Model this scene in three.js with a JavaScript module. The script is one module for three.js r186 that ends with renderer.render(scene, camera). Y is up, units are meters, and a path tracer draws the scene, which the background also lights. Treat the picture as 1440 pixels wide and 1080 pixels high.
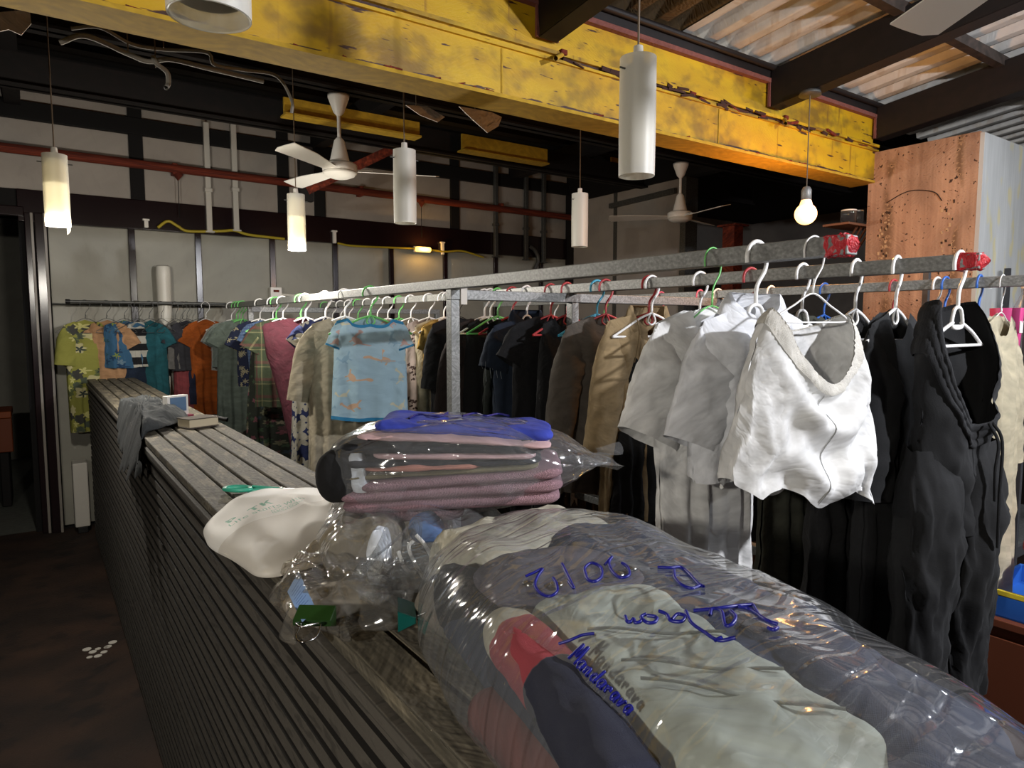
import * as THREE from 'three';
import { RoundedBoxGeometry } from 'three/addons/geometries/RoundedBoxGeometry.js';
import { mergeGeometries, mergeVertices } from 'three/addons/utils/BufferGeometryUtils.js';
import { RectAreaLightUniformsLib } from 'three/addons/lights/RectAreaLightUniformsLib.js';
import { createNoise3D } from 'simplex-noise';

// ---------------------------------------------------------------- camera, sky, lights, exposure
RectAreaLightUniformsLib.init();
const scene = new THREE.Scene();
scene.background = new THREE.Color(0x020203);
const renderer = new THREE.WebGLRenderer({ antialias: true });
renderer.toneMapping = THREE.LinearToneMapping;
renderer.toneMappingExposure = 1.88;
renderer.shadowMap.enabled = true;
const FOCAL = 960, PITCH = 4.94 * Math.PI / 180, YAW = 34.9 * Math.PI / 180;
const camera = new THREE.PerspectiveCamera(2 * Math.atan(540 / FOCAL) * 180 / Math.PI, 4 / 3, 0.02, 60);
camera.position.set(0, 1.6, 0);
camera.rotation.order = 'YXZ';
camera.rotation.set(-PITCH, -YAW, 0);
camera.updateMatrixWorld(true);
scene.add(camera);
const KEY_CD = 11.5, SIDE_CD = 7, WARM_CD = .8, PENDANT_CD = 2.1;

// ---------------------------------------------------------------- helpers
const V = (x, y, z) => new THREE.Vector3(x, y, z);
function mulberry(a) { return () => { a |= 0; a = a + 0x6D2B79F5 | 0; let t = Math.imul(a ^ a >>> 15, 1 | a); t = t + Math.imul(t ^ t >>> 7, 61 | t) ^ t; return ((t ^ t >>> 14) >>> 0) / 4294967296; }; }
const rnd = mulberry(20);
const n3 = createNoise3D(mulberry(5));
const fbm = (x, y, z, o = 3) => { let s = 0, a = .5; for (let i = 0; i < o; i++) { s += a * n3(x, y, z); x *= 2.1; y *= 2.1; z *= 2.1; a *= .5; } return s; };
const ss = (a, b, x) => { const t = Math.min(1, Math.max(0, (x - a) / (b - a))); return t * t * (3 - 2 * t); };
const lerp = (a, b, t) => a + (b - a) * t;
const RD = Math.PI / 180;
// a direction measured on the photograph, met with a plane of the place
const FW = V(Math.sin(YAW) * Math.cos(PITCH), -Math.sin(PITCH), -Math.cos(YAW) * Math.cos(PITCH)), RT = V(Math.cos(YAW), 0, Math.sin(YAW)), UP = RT.clone().cross(FW);
const ray = (px, py) => FW.clone().addScaledVector(RT, (px - 720) / FOCAL).addScaledVector(UP, -(py - 540) / FOCAL);
const meet = (ax, v, px, py) => { const d = ray(px, py), c = camera.position; return c.clone().addScaledVector(d, (v - c[ax]) / d[ax]); };
const at = (px, py, depth) => camera.position.clone().addScaledVector(ray(px, py), depth);

const taken = {};
const numbered = (n) => { taken[n] = (taken[n] || 0) + 1; return taken[n] === 1 ? n : n + '_' + String(taken[n] - 1).padStart(3, '0'); };
function mk(name, geo, m, parent, pos, rot) {
  const o = new THREE.Mesh(geo, m); o.name = parent ? name : numbered(name); o.castShadow = o.receiveShadow = true;
  if (pos) o.position.set(...(pos.isVector3 ? pos.toArray() : pos));
  if (rot) o.rotation.set(...rot);
  (parent || scene).add(o); return o;
}
function thing(name, label, category, pos = [0, 0, 0], turn = 0, group) {
  const o = new THREE.Group(); o.name = numbered(name); scene.add(o);
  o.position.set(...(pos.isVector3 ? pos.toArray() : pos)); o.rotation.y = turn;
  o.userData = { label, category }; if (group) o.userData.group = group;
  return o;
}
function tag(o, label, category, group) { Object.assign(o.userData, { label, category }); if (group) o.userData.group = group; return o; }
function struct(name, label, category) { const o = thing(name, label, category); o.userData.kind = 'structure'; return o; }

// box with uv in metres
function box(w, h, d, ch = 0) {
  const g = ch > 0 ? new RoundedBoxGeometry(w, h, d, 1, ch) : new THREE.BoxGeometry(w, h, d);
  const p = g.attributes.position, n = g.attributes.normal, uv = g.attributes.uv;
  for (let i = 0; i < p.count; i++) {
    const ax = Math.abs(n.getX(i)), ay = Math.abs(n.getY(i)), az = Math.abs(n.getZ(i));
    if (ay >= ax && ay >= az) uv.setXY(i, p.getX(i), p.getZ(i)); else if (ax >= az) uv.setXY(i, p.getZ(i), p.getY(i)); else uv.setXY(i, p.getX(i), p.getY(i));
  }
  return g;
}
const boxAt = (x0, x1, y0, y1, z0, z1, ch) => { const g = box(x1 - x0, y1 - y0, z1 - z0, ch); g.translate((x0 + x1) / 2, (y0 + y1) / 2, (z0 + z1) / 2); const uv = g.attributes.uv; for (let i = 0; i < uv.count; i++) uv.setXY(i, uv.getX(i) + (x0 + x1) / 2 + (z0 + z1) / 2, uv.getY(i) + (y0 + y1) / 2); return g; };
function bar(a, b, w, h) { // box bar from a to b
  const d = b.clone().sub(a), L = d.length(), g = box(w, h, L);
  const m = new THREE.Matrix4().lookAt(b, a, V(0, 1, 0)); m.setPosition(a.clone().add(b).multiplyScalar(.5)); g.applyMatrix4(m); return g;
}
function tube(pts, r, seg = 24, rs = 6, closed = false) { return new THREE.TubeGeometry(new THREE.CatmullRomCurve3(pts.map(p => p.isVector3 ? p : V(...p)), closed, 'catmullrom', .5), seg, r, rs, closed); }
function poly(pts, r, rs = 6) { const c = new THREE.CurvePath(); const q = pts.map(p => p.isVector3 ? p : V(...p)); for (let i = 0; i + 1 < q.length; i++) c.add(new THREE.LineCurve3(q[i], q[i + 1])); return new THREE.TubeGeometry(c, (q.length - 1) * 3, r, rs); }
const cyl = (r0, r1, h, s = 20) => new THREE.CylinderGeometry(r0, r1, h, s);
const lathe = (pts, s = 28) => new THREE.LatheGeometry(pts.map(p => new THREE.Vector2(...p)), s);
// grid surface fn(u, v) -> [x, y, z, s, t]
function loft(nu, nv, fn, closed = false) {
  const pos = [], uv = [], idx = [];
  for (let j = 0; j <= nv; j++) for (let i = 0; i <= nu; i++) { const q = fn(i / nu, j / nv); pos.push(q[0], q[1], q[2]); uv.push(q[3] ?? i / nu, q[4] ?? j / nv); }
  const W = nu + 1;
  for (let j = 0; j < nv; j++) for (let i = 0; i < nu; i++) { const a = j * W + i; idx.push(a, a + W, a + 1, a + 1, a + W, a + W + 1); }
  const g = new THREE.BufferGeometry(); g.setAttribute('position', new THREE.Float32BufferAttribute(pos, 3)); g.setAttribute('uv', new THREE.Float32BufferAttribute(uv, 2)); g.setIndex(idx); g.computeVertexNormals();
  if (closed) { const n = g.attributes.normal; for (let j = 0; j <= nv; j++) { const a = j * W, b = a + nu; const v = V(n.getX(a) + n.getX(b), n.getY(a) + n.getY(b), n.getZ(a) + n.getZ(b)).normalize(); n.setXYZ(a, v.x, v.y, v.z); n.setXYZ(b, v.x, v.y, v.z); } }
  return g;
}
// soft heap over a plan outline: top surface and underside; outline = [[x, z], ...]
function puff(outline, y0, h, { nr = 26, na = 96, wr = .006, ws = 14, seed = 1, low = .25, e = 2.4, ridge = false, flat = 0 } = {}) {
  const c = new THREE.CatmullRomCurve3(outline.map(p => V(p[0], 0, p[1])), true, 'catmullrom', .4), ring = c.getSpacedPoints(na);
  let cx = 0, cz = 0; for (let i = 0; i < na; i++) { cx += ring[i].x / na; cz += ring[i].z / na; }
  const crumple = (x, y, z) => { const v = ridge ? fbm(x * ws, y * ws + seed * 3.7, z * ws * .55 + x * ws * .3 + seed, 2) : fbm(x * ws, y * ws + seed * 3.7, z * ws + seed); return ridge ? (.5 - Math.abs(v) * 1.6) : v; };
  return loft(na, nr * 2, (u, v) => {
    const q = ring[Math.round(u * na) % na], top = v <= .5, r = top ? v * 2 : (1 - v) * 2;
    const rr = Math.sin(Math.min(1, r) * Math.PI / 2), x = cx + (q.x - cx) * rr, z = cz + (q.z - cz) * rr;
    const prof = Math.pow(Math.max(0, 1 - Math.pow(rr, e)), 1 / 2), k = crumple(x, top ? 1 : -1, z);
    const hh = typeof h === 'function' ? h(x, z) : h;
    const y = top ? y0 + hh * low + hh * (1 - low) * prof + k * wr * (.4 + prof) : y0 + hh * low * (1 - prof * (1 - flat));
    const e2 = wr * .8 * n3(x * ws, z * ws, seed + 9) * (1 - prof);
    return [x + e2, Math.max(y, y0), z + e2, x, z];
  }, true);
}
// rounded slab with soft edges and creases (folded cloth)
function slab(w, h, d, { r = .03, wr = .004, ws = 12, seed = 1, bend = 0, fine = 1 } = {}) {
  const nx = Math.max(10, Math.round(w / .012 * fine)), ny = 8, nz = Math.max(10, Math.round(d / .012 * fine));
  let g = new THREE.BoxGeometry(w, h, d, nx, ny, nz); g.deleteAttribute('uv'); g.deleteAttribute('normal'); g = mergeVertices(g, 1e-5);
  const p = g.attributes.position, R = Math.min(r, w * .45, d * .45), ry = h * .48, uv = [];
  for (let i = 0; i < p.count; i++) {
    let x = p.getX(i), y = p.getY(i), z = p.getZ(i); const ix = Math.max(-w / 2 + R, Math.min(w / 2 - R, x)), iy = Math.max(-h / 2 + ry, Math.min(h / 2 - ry, y)), iz = Math.max(-d / 2 + R, Math.min(d / 2 - R, z));
    const q = V((x - ix) / R, (y - iy) / ry, (z - iz) / R), l = q.length(); if (l > 1e-6) q.multiplyScalar(Math.max(Math.abs(q.x), Math.abs(q.y), Math.abs(q.z)) / l); x = ix + q.x * R; y = iy + q.y * ry; z = iz + q.z * R;
    uv.push(x + y, z + y);
    const k = fbm(x * ws, seed * 5 + y * 3, z * ws + seed), cr = .5 - Math.abs(fbm(x * ws * .8 + 5, seed, z * ws * .5, 2)) * 2; y += wr * (1.4 * k + .7 * cr) * Math.sign(y + .001) * (y < 0 ? .4 : 1) + bend * (x * x * 4 / (w * w) - .3); x += k * wr * .6; z += wr * .8 * n3(x * ws, seed, y * ws);
    p.setXYZ(i, x, y, z);
  }
  g.setAttribute('uv', new THREE.Float32BufferAttribute(uv, 2)); g.computeVertexNormals(); return g;
}

// ---------------------------------------------------------------- textures
function canvasTex(w, h, draw, { rx = 1, ry = 1, srgb = true } = {}) {
  const c = document.createElement('canvas'); c.width = w; c.height = h; const g = c.getContext('2d'); draw(g, w, h);
  const t = new THREE.CanvasTexture(c); t.wrapS = t.wrapT = THREE.RepeatWrapping; if (srgb) t.colorSpace = THREE.SRGBColorSpace; t.magFilter = THREE.LinearFilter; t.repeat.set(rx, ry); return t;
}
function dataTex(n, fn, { size = 1, srgb = true, m = n } = {}) { // fn(u, v) -> [r, g, b] 0..1, tiles over size metres
  const a = new Uint8Array(n * m * 4);
  for (let j = 0; j < m; j++) for (let i = 0; i < n; i++) { const c = fn(i / n, j / m), k = (j * n + i) * 4; for (let q = 0; q < 3; q++) a[k + q] = Math.max(0, Math.min(255, c[q] * 255)); a[k + 3] = 255; }
  const t = new THREE.DataTexture(a, n, m); t.wrapS = t.wrapT = THREE.RepeatWrapping; t.magFilter = THREE.LinearFilter; t.minFilter = THREE.LinearMipmapLinearFilter; t.generateMipmaps = true; if (srgb) t.colorSpace = THREE.SRGBColorSpace; t.repeat.set(1 / (size.x ?? size), 1 / (size.y ?? size)); t.needsUpdate = true; return t;
}
const per = (u, v, f, s, o = 3) => { // periodic noise
  const a = u * Math.PI * 2, b = v * Math.PI * 2; let r = 0, am = .5; for (let k = 0; k < o; k++) { const q = f * Math.pow(2, k) / 6.28; r += am * n3(Math.cos(a) * q + s, Math.sin(a) * q + Math.cos(b) * q * 1.3, Math.sin(b) * q * 1.3 - s * 2); am *= .5; } return r; };
const gv = (x) => [x, x, x];
const T = {};
T.weave = dataTex(256, (u, v) => gv(.5 + .2 * Math.sin(u * 402) * Math.sin(v * 402) + .25 * per(u, v, 30, 2)), { size: .16, srgb: false });
T.mottle = dataTex(256, (u, v) => gv(.9 + .13 * per(u, v, 8, 4, 4)), { size: .5 });
T.crease = dataTex(512, (u, v) => gv(.5 + .5 * (1 - 2 * Math.abs(per(u, v, 5, 9, 4)))), { size: .45, srgb: false });
T.waffle = dataTex(256, (u, v) => gv(.5 + .3 * Math.sin(u * 6.283 * 16 + 2.2 * per(u, v, 10, 2)) * Math.sin(v * 6.283 * 26) + .2 * per(u, v, 20, 6)), { size: .05, srgb: false });
T.waffleC = dataTex(256, (u, v) => gv(.86 + .14 * Math.sin(u * 6.283 * 12 + 3 * per(u, v, 12, 2)) * Math.sin(v * 6.283 * 20)), { size: .06 });
T.film = dataTex(512, (u, v) => { const a = Math.abs(per(u, v * 3, 3, 3, 2)), b = Math.abs(per(u * 2, v, 3, 8, 2)); return gv(.35 + .4 * (1 - Math.min(1, a * 4)) + .25 * (1 - Math.min(1, b * 4))); }, { size: .5, srgb: false });
T.rough = dataTex(256, (u, v) => gv(.5 + .5 * per(u, v, 22, 5, 4)), { size: .4, srgb: false });
T.plank = dataTex(512, (u, v) => { const g = per(u * .5, v * 6, 9, 3, 4) * .5 + per(u, v, 30, 7, 2) * .35, w = ss(.06, .3, per(u, v, 6, 12, 4)); const b = .5 + .3 * g; return [b + w * .16, b * .97 + w * .15, b * .9 + w * .13]; }, { size: { x: 1.2, y: .5 } });
T.slatwood = dataTex(512, (u, v) => { const g = per(u * .5, v * 8, 9, 23, 4), w = ss(.2, .34, per(u, v, 12, 32, 4)); const b = (.52 + .025 * g) * (1 - .16 * w); return [b, b * .98, b * .94]; }, { size: { x: 1.1, y: .4 } });
T.floor = dataTex(512, (u, v) => { const a = per(u, v, 5, 2, 5), s = ss(.22, .42, per(u, v, 9, 14, 3)); return [.44 + .2 * a - .12 * s, .36 + .16 * a - .1 * s, .32 + .14 * a - .09 * s]; }, { size: 2.4 });
T.wall = dataTex(512, (u, v) => { const a = per(u, v, 4, 6, 4), d = ss(.3, .42, per(u * 1, v * .3, 26, 11, 2)); const b = .9 + .06 * a - .015 * d; return [b, b * .99, b * .96]; }, { size: 1.7 });
T.darkmetal = dataTex(256, (u, v) => { const a = per(u, v, 8, 4, 4); return [.5 + .25 * a, .44 + .2 * a, .42 + .2 * a]; }, { size: .6 });
T.rust = dataTex(512, (u, v) => { const a = per(u, v, 8, 41, 5), b = ss(-.05, .25, per(u, v, 14, 44, 4)); return [.55 + .28 * a + .1 * b, .3 + .2 * a + .08 * b, .2 + .15 * a + .05 * b]; }, { size: .5 });
T.galv = dataTex(256, (u, v) => gv(.78 + .22 * per(u, v, 16, 4, 3)), { size: .25 });
// painted beam: yellow with sooty mottling, rust run-downs and flaked paint on the ledge (u along the beam, v up, in metres: 5.2 x 0.22)
function beamTex(seed, rustTop, rustBottom) {
  return dataTex(1024, (u, v) => {
    const x = u * 5.2, y = v * .22, a = fbm(x * 2.2, y * 5, seed, 4), b = fbm(x * 9, y * 9, seed + 4, 4), run = fbm(x * 26, y * 1.5, seed + 8, 2), fl = fbm(x * 5, y * 26, seed + 12, 4);
    let r = .8 + .05 * a, g = .63 + .07 * a, bl = .06 + .05 * b;
    const soot = ss(-.25, .7, b * .6 + fbm(x * 1.3, y * 3, seed + 30, 3)) * .24; r -= soot; g -= soot * .82; bl += soot * .12;
    const dr = ss(.3, .5, run) * ss(.2, .4, fbm(x * 1.4, 3, seed, 2) + .1) * .35; r = lerp(r, .36, dr); g = lerp(g, .2, dr); bl = lerp(bl, .09, dr);
    const rt = ss(.0, .08, fl * .7 + rustTop * (1 - Math.min(1, (.22 - y) / .045)) * (ss(-.05, .2, fbm(x * .9, 7, seed, 2))) - .36); r = lerp(r, .24, rt); g = lerp(g, .13, rt); bl = lerp(bl, .09, rt);
    const rb = ss(.0, .05, fl * .7 + rustBottom * (1 - Math.min(1, y / .018)) - .42); r = lerp(r, .27, rb); g = lerp(g, .15, rb); bl = lerp(bl, .1, rb);
    return [r, g, bl];
  }, { m: 128, size: { x: 5.2, y: .22 } });
}
T.beamLow = beamTex(3, .95, .75); T.beamUp = beamTex(17, .1, .2);
T.column = dataTex(512, (u, v) => { // weathered plywood: brown with vertical streaks, dark damp runs and flaked spots
  const x = u * .7, y = v * 2.6, a = fbm(x * 4, y * 2.2, 3, 4), st = fbm(x * 24, y * 1.1, 5, 3), f = fbm(x * 30, y * 30, 9, 3);
  let r = .62 + .13 * a + .08 * st, g = .49 + .11 * a + .08 * st, b = .4 + .09 * a + .07 * st;
  const d = Math.max(ss(.05, .0, Math.abs(x - .12 - .02 * a)), ss(.035, .0, Math.abs(x - .47 - .015 * a))) * ss(-.2, .25, fbm(x * 6, y * 2.6, 21, 3) + .1);
  r = lerp(r, .36, d * .7); g = lerp(g, .26, d * .7); b = lerp(b, .17, d * .7);
  const fl = d * ss(.1, .25, f); r = lerp(r, .74, fl * .7); g = lerp(g, .6, fl * .7); b = lerp(b, .46, fl * .7);
  const pit = ss(.5, .56, f + .2 * a); r = lerp(r, .2, pit); g = lerp(g, .12, pit); b = lerp(b, .09, pit); return [r, g, b];
}, { size: { x: .7, y: 2.6 }, m: 1024 });
T.greyply = dataTex(256, (u, v) => { const x = u * .7, y = v * 2.6, a = fbm(x * 6, y * 1.2, 31, 4), s = fbm(x * 34, y * 1.3, 35, 2), y2 = ss(.2, .5, fbm(x * 8, y * 3, 38, 3)); const c = .74 + .07 * a + .04 * s; return [c + .06 * y2, c + .02 * y2, c - .01 - .12 * y2]; }, { size: { x: .7, y: 2.6 }, m: 512 });
T.roof = dataTex(512, (u, v) => { const a = per(u, v, 6, 51, 4), s = per(u * 5, v, 5, 55, 3), r = ss(.2, .4, per(u, v, 7, 58, 4)); const b = .84 + .06 * a + .06 * s; return [b * (1 - .06 * r), b * (1 - .09 * r), b * (.99 - .12 * r)]; }, { size: 1.1 });
T.roofBrown = dataTex(512, (u, v) => { const a = per(u, v, 20, 61, 4), s = per(u * 5, v, 5, 65, 3); const b = .46 + .08 * a + .06 * s; return [b, b * .86, b * .6]; }, { size: 1.1 });

// printed fabrics
function blob(g, x, y, r, c, k = 7, seed = 1) { g.fillStyle = c; g.beginPath(); for (let i = 0; i <= k * 4; i++) { const a = i / (k * 4) * 6.283, q = r * (.7 + .35 * Math.sin(a * k / 2 + seed) * Math.cos(a * 2 + seed)); g.lineTo(x + q * Math.cos(a), y + q * Math.sin(a)); } g.fill(); }
function flower(g, x, y, r, c, n = 5, a0 = 0, thin = .45) { g.fillStyle = c; for (let i = 0; i < n; i++) { g.save(); g.translate(x, y); g.rotate(a0 + i / n * 6.283); g.beginPath(); g.ellipse(r * .55, 0, r * .5, r * thin * .5, 0, 0, 6.3); g.fill(); g.restore(); } }
function scatter(n, size, seed, fn) { const r = mulberry(seed); for (let i = 0; i < n; i++) { const x = r() * size, y = r() * size, q = r(), p = r(); for (const dx of [-size, 0, size]) for (const dy of [-size, 0, size]) if (x + dx > -60 && x + dx < size + 60 && y + dy > -60 && y + dy < size + 60) fn(x + dx, y + dy, q, p); } }
const P = {};
P.yellow = canvasTex(256, 256, (g, s) => { g.fillStyle = '#a3a24a'; g.fillRect(0, 0, s, s); scatter(16, s, 3, (x, y, q, p) => blob(g, x, y, 20 + q * 18, ['#6f7a4a', '#56604e', '#d8cf9a', '#4a4a44'][p * 4 | 0], 7, q * 9)); scatter(9, s, 4, (x, y, q) => flower(g, x, y, 20, q > .5 ? '#e2dc8c' : '#3f4a44', 5, q * 6)); }, { rx: 3, ry: 3 });
P.bluefloral = canvasTex(256, 256, (g, s) => { g.fillStyle = '#3f6f94'; g.fillRect(0, 0, s, s); scatter(20, s, 8, (x, y, q, p) => flower(g, x, y, 16 + 14 * q, ['#9aa84a', '#7f99a8', '#24496e', '#2e5a66'][p * 4 | 0], 5, q * 5)); }, { rx: 4, ry: 4 });
P.stripe = canvasTex(64, 256, (g, w, h) => { g.fillStyle = '#15161a'; g.fillRect(0, 0, w, h); g.fillStyle = '#d8d4c6'; g.fillRect(0, 20, w, 70); g.fillRect(0, 150, w, 60); }, { rx: 1, ry: 4.5 });
P.darkfloral = canvasTex(256, 256, (g, s) => { g.fillStyle = '#23291f'; g.fillRect(0, 0, s, s); scatter(46, s, 12, (x, y, q, p) => flower(g, x, y, 9 + 12 * q, ['#5a3b3e', '#6b6a52', '#3a5038', '#7a4650', '#8a8470', '#2f3f4a'][p * 6 | 0], 5, q * 5, .6)); }, { rx: 4, ry: 4 });
P.navyleaf = canvasTex(512, 512, (g, s) => { g.fillStyle = '#1c2a5e'; g.fillRect(0, 0, s, s); scatter(20, s, 17, (x, y, q) => { flower(g, x, y, 56 + q * 18, '#bcb9ac', 6, q * 6, .55); g.fillStyle = '#1c2a5e'; g.beginPath(); g.arc(x, y, 8, 0, 7); g.fill(); }); }, { rx: 3, ry: 3 });
P.navysmall = canvasTex(256, 256, (g, s) => { g.fillStyle = '#1a2342'; g.fillRect(0, 0, s, s); scatter(26, s, 19, (x, y, q) => flower(g, x, y, 20, '#a89f80', 6, q * 6, .35)); }, { rx: 4, ry: 4 });
P.pinkprint = canvasTex(256, 256, (g, s) => { g.fillStyle = '#b8a8a0'; g.fillRect(0, 0, s, s); scatter(22, s, 23, (x, y, q) => { g.fillStyle = '#3a2420'; g.beginPath(); g.ellipse(x, y, 10, 7, q * 6, 0, 7); g.fill(); g.beginPath(); g.ellipse(x + 13, y + 6, 7, 5, q * 4, 0, 7); g.fill(); }); }, { rx: 5, ry: 5 });
P.check = canvasTex(128, 128, (g, s) => { g.fillStyle = '#5f7597'; g.fillRect(0, 0, s, s); g.globalAlpha = .35; g.fillStyle = '#2c3f66'; for (let i = 0; i < 4; i++) { g.fillRect(i * 32, 0, 14, s); g.fillRect(0, i * 32, s, 14); } }, { rx: 12, ry: 12 });
P.plaid = canvasTex(128, 128, (g, s) => { g.fillStyle = '#3f4a33'; g.fillRect(0, 0, s, s); g.globalAlpha = .5; g.fillStyle = '#6e2f33'; g.fillRect(10, 0, 22, s); g.fillRect(0, 60, s, 22); g.fillStyle = '#a49a70'; g.fillRect(84, 0, 10, s); g.fillRect(0, 100, s, 8); }, { rx: 9, ry: 9 });
P.whitefloral = canvasTex(256, 256, (g, s) => { g.fillStyle = '#b3b2ac'; g.fillRect(0, 0, s, s); scatter(26, s, 29, (x, y, q) => flower(g, x, y, 13, ['#8aa0a8', '#9a8f86'][q * 2 | 0], 5, q * 5)); }, { rx: 5, ry: 5 });
P.creatures = canvasTex(512, 512, (g, s) => { // pale blue jersey with small long-necked animals and clouds
  g.fillStyle = '#a6c4d2'; g.fillRect(0, 0, s, s); const r = mulberry(5);
  for (let k = 0; k < 22; k++) { const x = (k % 4 + .5 + .3 * (r() - .5)) * 128 + ((k / 4 | 0) % 2) * 50, y = ((k / 4 | 0) + .5) * 92, c = ['#d0ad90', '#cfcdb4', '#c0a49c', '#8fb0c4'][(k * 3 + (k / 4 | 0)) % 4];
    for (const ox of [0, -512]) { g.save(); g.translate(x + ox, y); g.rotate((r() - .5) * 2.4); if (k % 3 === 1) g.scale(-1, 1); g.fillStyle = c; g.strokeStyle = c; g.lineCap = 'round';
      g.beginPath(); g.ellipse(0, 4, 22, 12, 0, 0, 7); g.fill(); g.lineWidth = 9; g.beginPath(); g.moveTo(16, 0); g.quadraticCurveTo(26, -20, 24, -32); g.stroke(); g.lineWidth = 6; g.beginPath(); g.moveTo(-18, 4); g.lineTo(-38, -6); g.stroke(); g.beginPath(); g.ellipse(28, -33, 9, 6, 0, 0, 7); g.fill(); for (const l of [-12, 10]) { g.beginPath(); g.moveTo(l, 10); g.lineTo(l, 26); g.stroke(); } g.restore(); } }
  g.globalAlpha = .35; g.fillStyle = '#86a4b8'; scatter(8, s, 31, (x, y, q) => { g.beginPath(); g.ellipse(x, y, 36, 9, 0, 0, 7); g.fill(); }); }, { rx: 2, ry: 2 });
P.rollband = canvasTex(256, 64, (g, w, h) => { g.fillStyle = '#c9c3ae'; g.fillRect(0, 0, w, h); g.fillStyle = '#a8404a'; g.fillRect(w * .2, 0, w * .27, h); g.fillStyle = '#23263a'; g.fillRect(w * .47, 0, w, h); });

// ---------------------------------------------------------------- materials
const std = (c, rough = .8, o = {}) => new THREE.MeshStandardMaterial({ color: c, roughness: rough, side: THREE.DoubleSide, ...o });
const cloth = (c, o = {}) => std(c, .92, { map: T.mottle, bumpMap: T.crease, bumpScale: .003, ...o });
const printed = (t, tint = 0xd2d2d2) => std(tint, .92, { map: t, bumpMap: T.crease, bumpScale: .002 });
const film = (o = {}) => new THREE.MeshPhysicalMaterial({ color: 0xf2f4f6, transmission: .93, thickness: 0, roughness: .09, ior: 1.65, bumpMap: T.film, bumpScale: .004, side: THREE.DoubleSide, ...o });
const M = {
  floor: std(0x6c5c4a, .8, { map: T.floor, bumpMap: T.rough, bumpScale: .002 }),
  wall: std(0xa9a8a0, .6, { map: T.wall }),
  wallUp: std(0xb8b1ad, .6, { map: T.wall }),
  wallRight: std(0xb8b1ad, .6, { map: T.wall }),
  frame: std(0x1c0f12, .2), primer: std(0x8a5248, .9, { map: T.mottle, bumpMap: T.rough, bumpScale: .003 }),
  dark: std(0x0d0b0b, .9), darkSteel: std(0x241a19, .75, { map: T.darkmetal }), ceilingDark: std(0x121010, .95, { map: T.darkmetal }),
  rafter: std(0x2c211f, .6, { map: T.darkmetal }),
  rustPipe: std(0xb98370, .8, { map: T.rust, bumpMap: T.rough, bumpScale: .002 }), rust: std(0xb0705c, .9, { map: T.rust, bumpMap: T.rough, bumpScale: .004 }),
  beamLow: std(0xffffff, .55, { map: T.beamLow, bumpMap: T.rough, bumpScale: .0006 }), beamUp: std(0xffffff, .55, { map: T.beamUp, bumpMap: T.rough, bumpScale: .0006 }),
  beamUnder: std(0xcfa52c, .85, { map: T.mottle }), beamFar: std(0xcfa52c, .7, { map: T.mottle }),
  roof: std(0xf0eeea, .45, { map: T.roof, bumpMap: T.rough, bumpScale: .001 }), roofBrown: std(0xb8a68a, .75, { map: T.roofBrown, bumpMap: T.rough, bumpScale: .003 }),
  galv: std(0xb4b6b4, .45, { map: T.galv, metalness: .35 }), railSteel: std(0xb2b2ae, .45, { map: T.galv, metalness: .15 }), galvDull: std(0x7d7e7b, .5, { map: T.galv, metalness: .55 }), greyBar: std(0x77736c, .6, { map: T.darkmetal }),
  plank: std(0xb3ada0, .7, { map: T.plank, bumpMap: T.rough, bumpScale: .003 }), slat: std(0xaaa49c, .75, { map: T.slatwood, bumpMap: T.rough, bumpScale: .0008 }), slatEdgeShade: std(0x24201c, .9),  // dark stain of board edges and core also paints shade into the slat gaps
  column: std(0xffffff, .7, { map: T.column, bumpMap: T.rough, bumpScale: .003 }), greyply: std(0xf2f4f4, .7, { map: T.greyply }),
  white: std(0xeeeae2, .35), whiteDull: std(0xcfcac0, .5), whiteWire: std(0xf0efec, .3),
  green: std(0x6fc46a, .4), red: std(0xb03a3e, .4), redTape: std(0xd0202c, .3, { bumpMap: T.crease, bumpScale: .003 }), pinkP: std(0xe0708c, .4), blueP: std(0x2a62b8, .4), cyanP: std(0x4aa8c8, .4),
  pvc: std(0xd8d4c8, .4), yellowHose: std(0xb9a52c, .5), black: std(0x0c0c0d, .5), cord: std(0x6a5a48, .6), chrome: std(0xc9c9c6, .18, { metalness: 1 }),
};

// ---------------------------------------------------------------- lamps outside the picture: cool bulb over the near counter, tube by the shelves, plus an added aisle fill pendant
function globeBulb(name, label, pos, cd, color, r, cordTop, glow, soft) {
  const t = thing(name, label, 'light bulb', pos);
  mk('glass_globe', new THREE.SphereGeometry(r, 32, 20), std(0xffffff, .3, { emissive: color, emissiveIntensity: glow }), t);
  mk('bulb_neck', lathe([[r * .62, r * .72], [r * .46, r * 1.25], [r * .42, r * 1.3]]), std(0xffffff, .3, { emissive: color, emissiveIntensity: glow * .5 }), t);
  mk('socket', lathe([[0, r * 1.28], [r * .46, r * 1.3], [r * .46, r * 2.2], [r * .3, r * 2.5], [0, r * 2.6]]), M.galv, t);
  mk('cord', cyl(.0025, .0025, cordTop - pos.y - r * 2.5, 8), M.cord, t, [0, (cordTop - pos.y + r * 2.5) / 2, 0]);
  mk('ceiling_rose', lathe([[0, 0], [.05, 0], [.045, .018], [.012, .03], [0, .03]]), M.galvDull, t, [0, cordTop - pos.y - .01, 0]);
  const l = new THREE.PointLight(color, cd, 0, 2); l.castShadow = true; l.shadow.radius = soft; t.add(l); l.name = 'bulb_light'; return t;
}
pendant(V(-1.35, 2.0, .3), true, 'added unseen pendant lamp brightening the counter slats from the aisle side', 3.05, { cd: 2.1 });  // unseen fill lamp, added to brighten the slat fronts and floor
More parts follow.
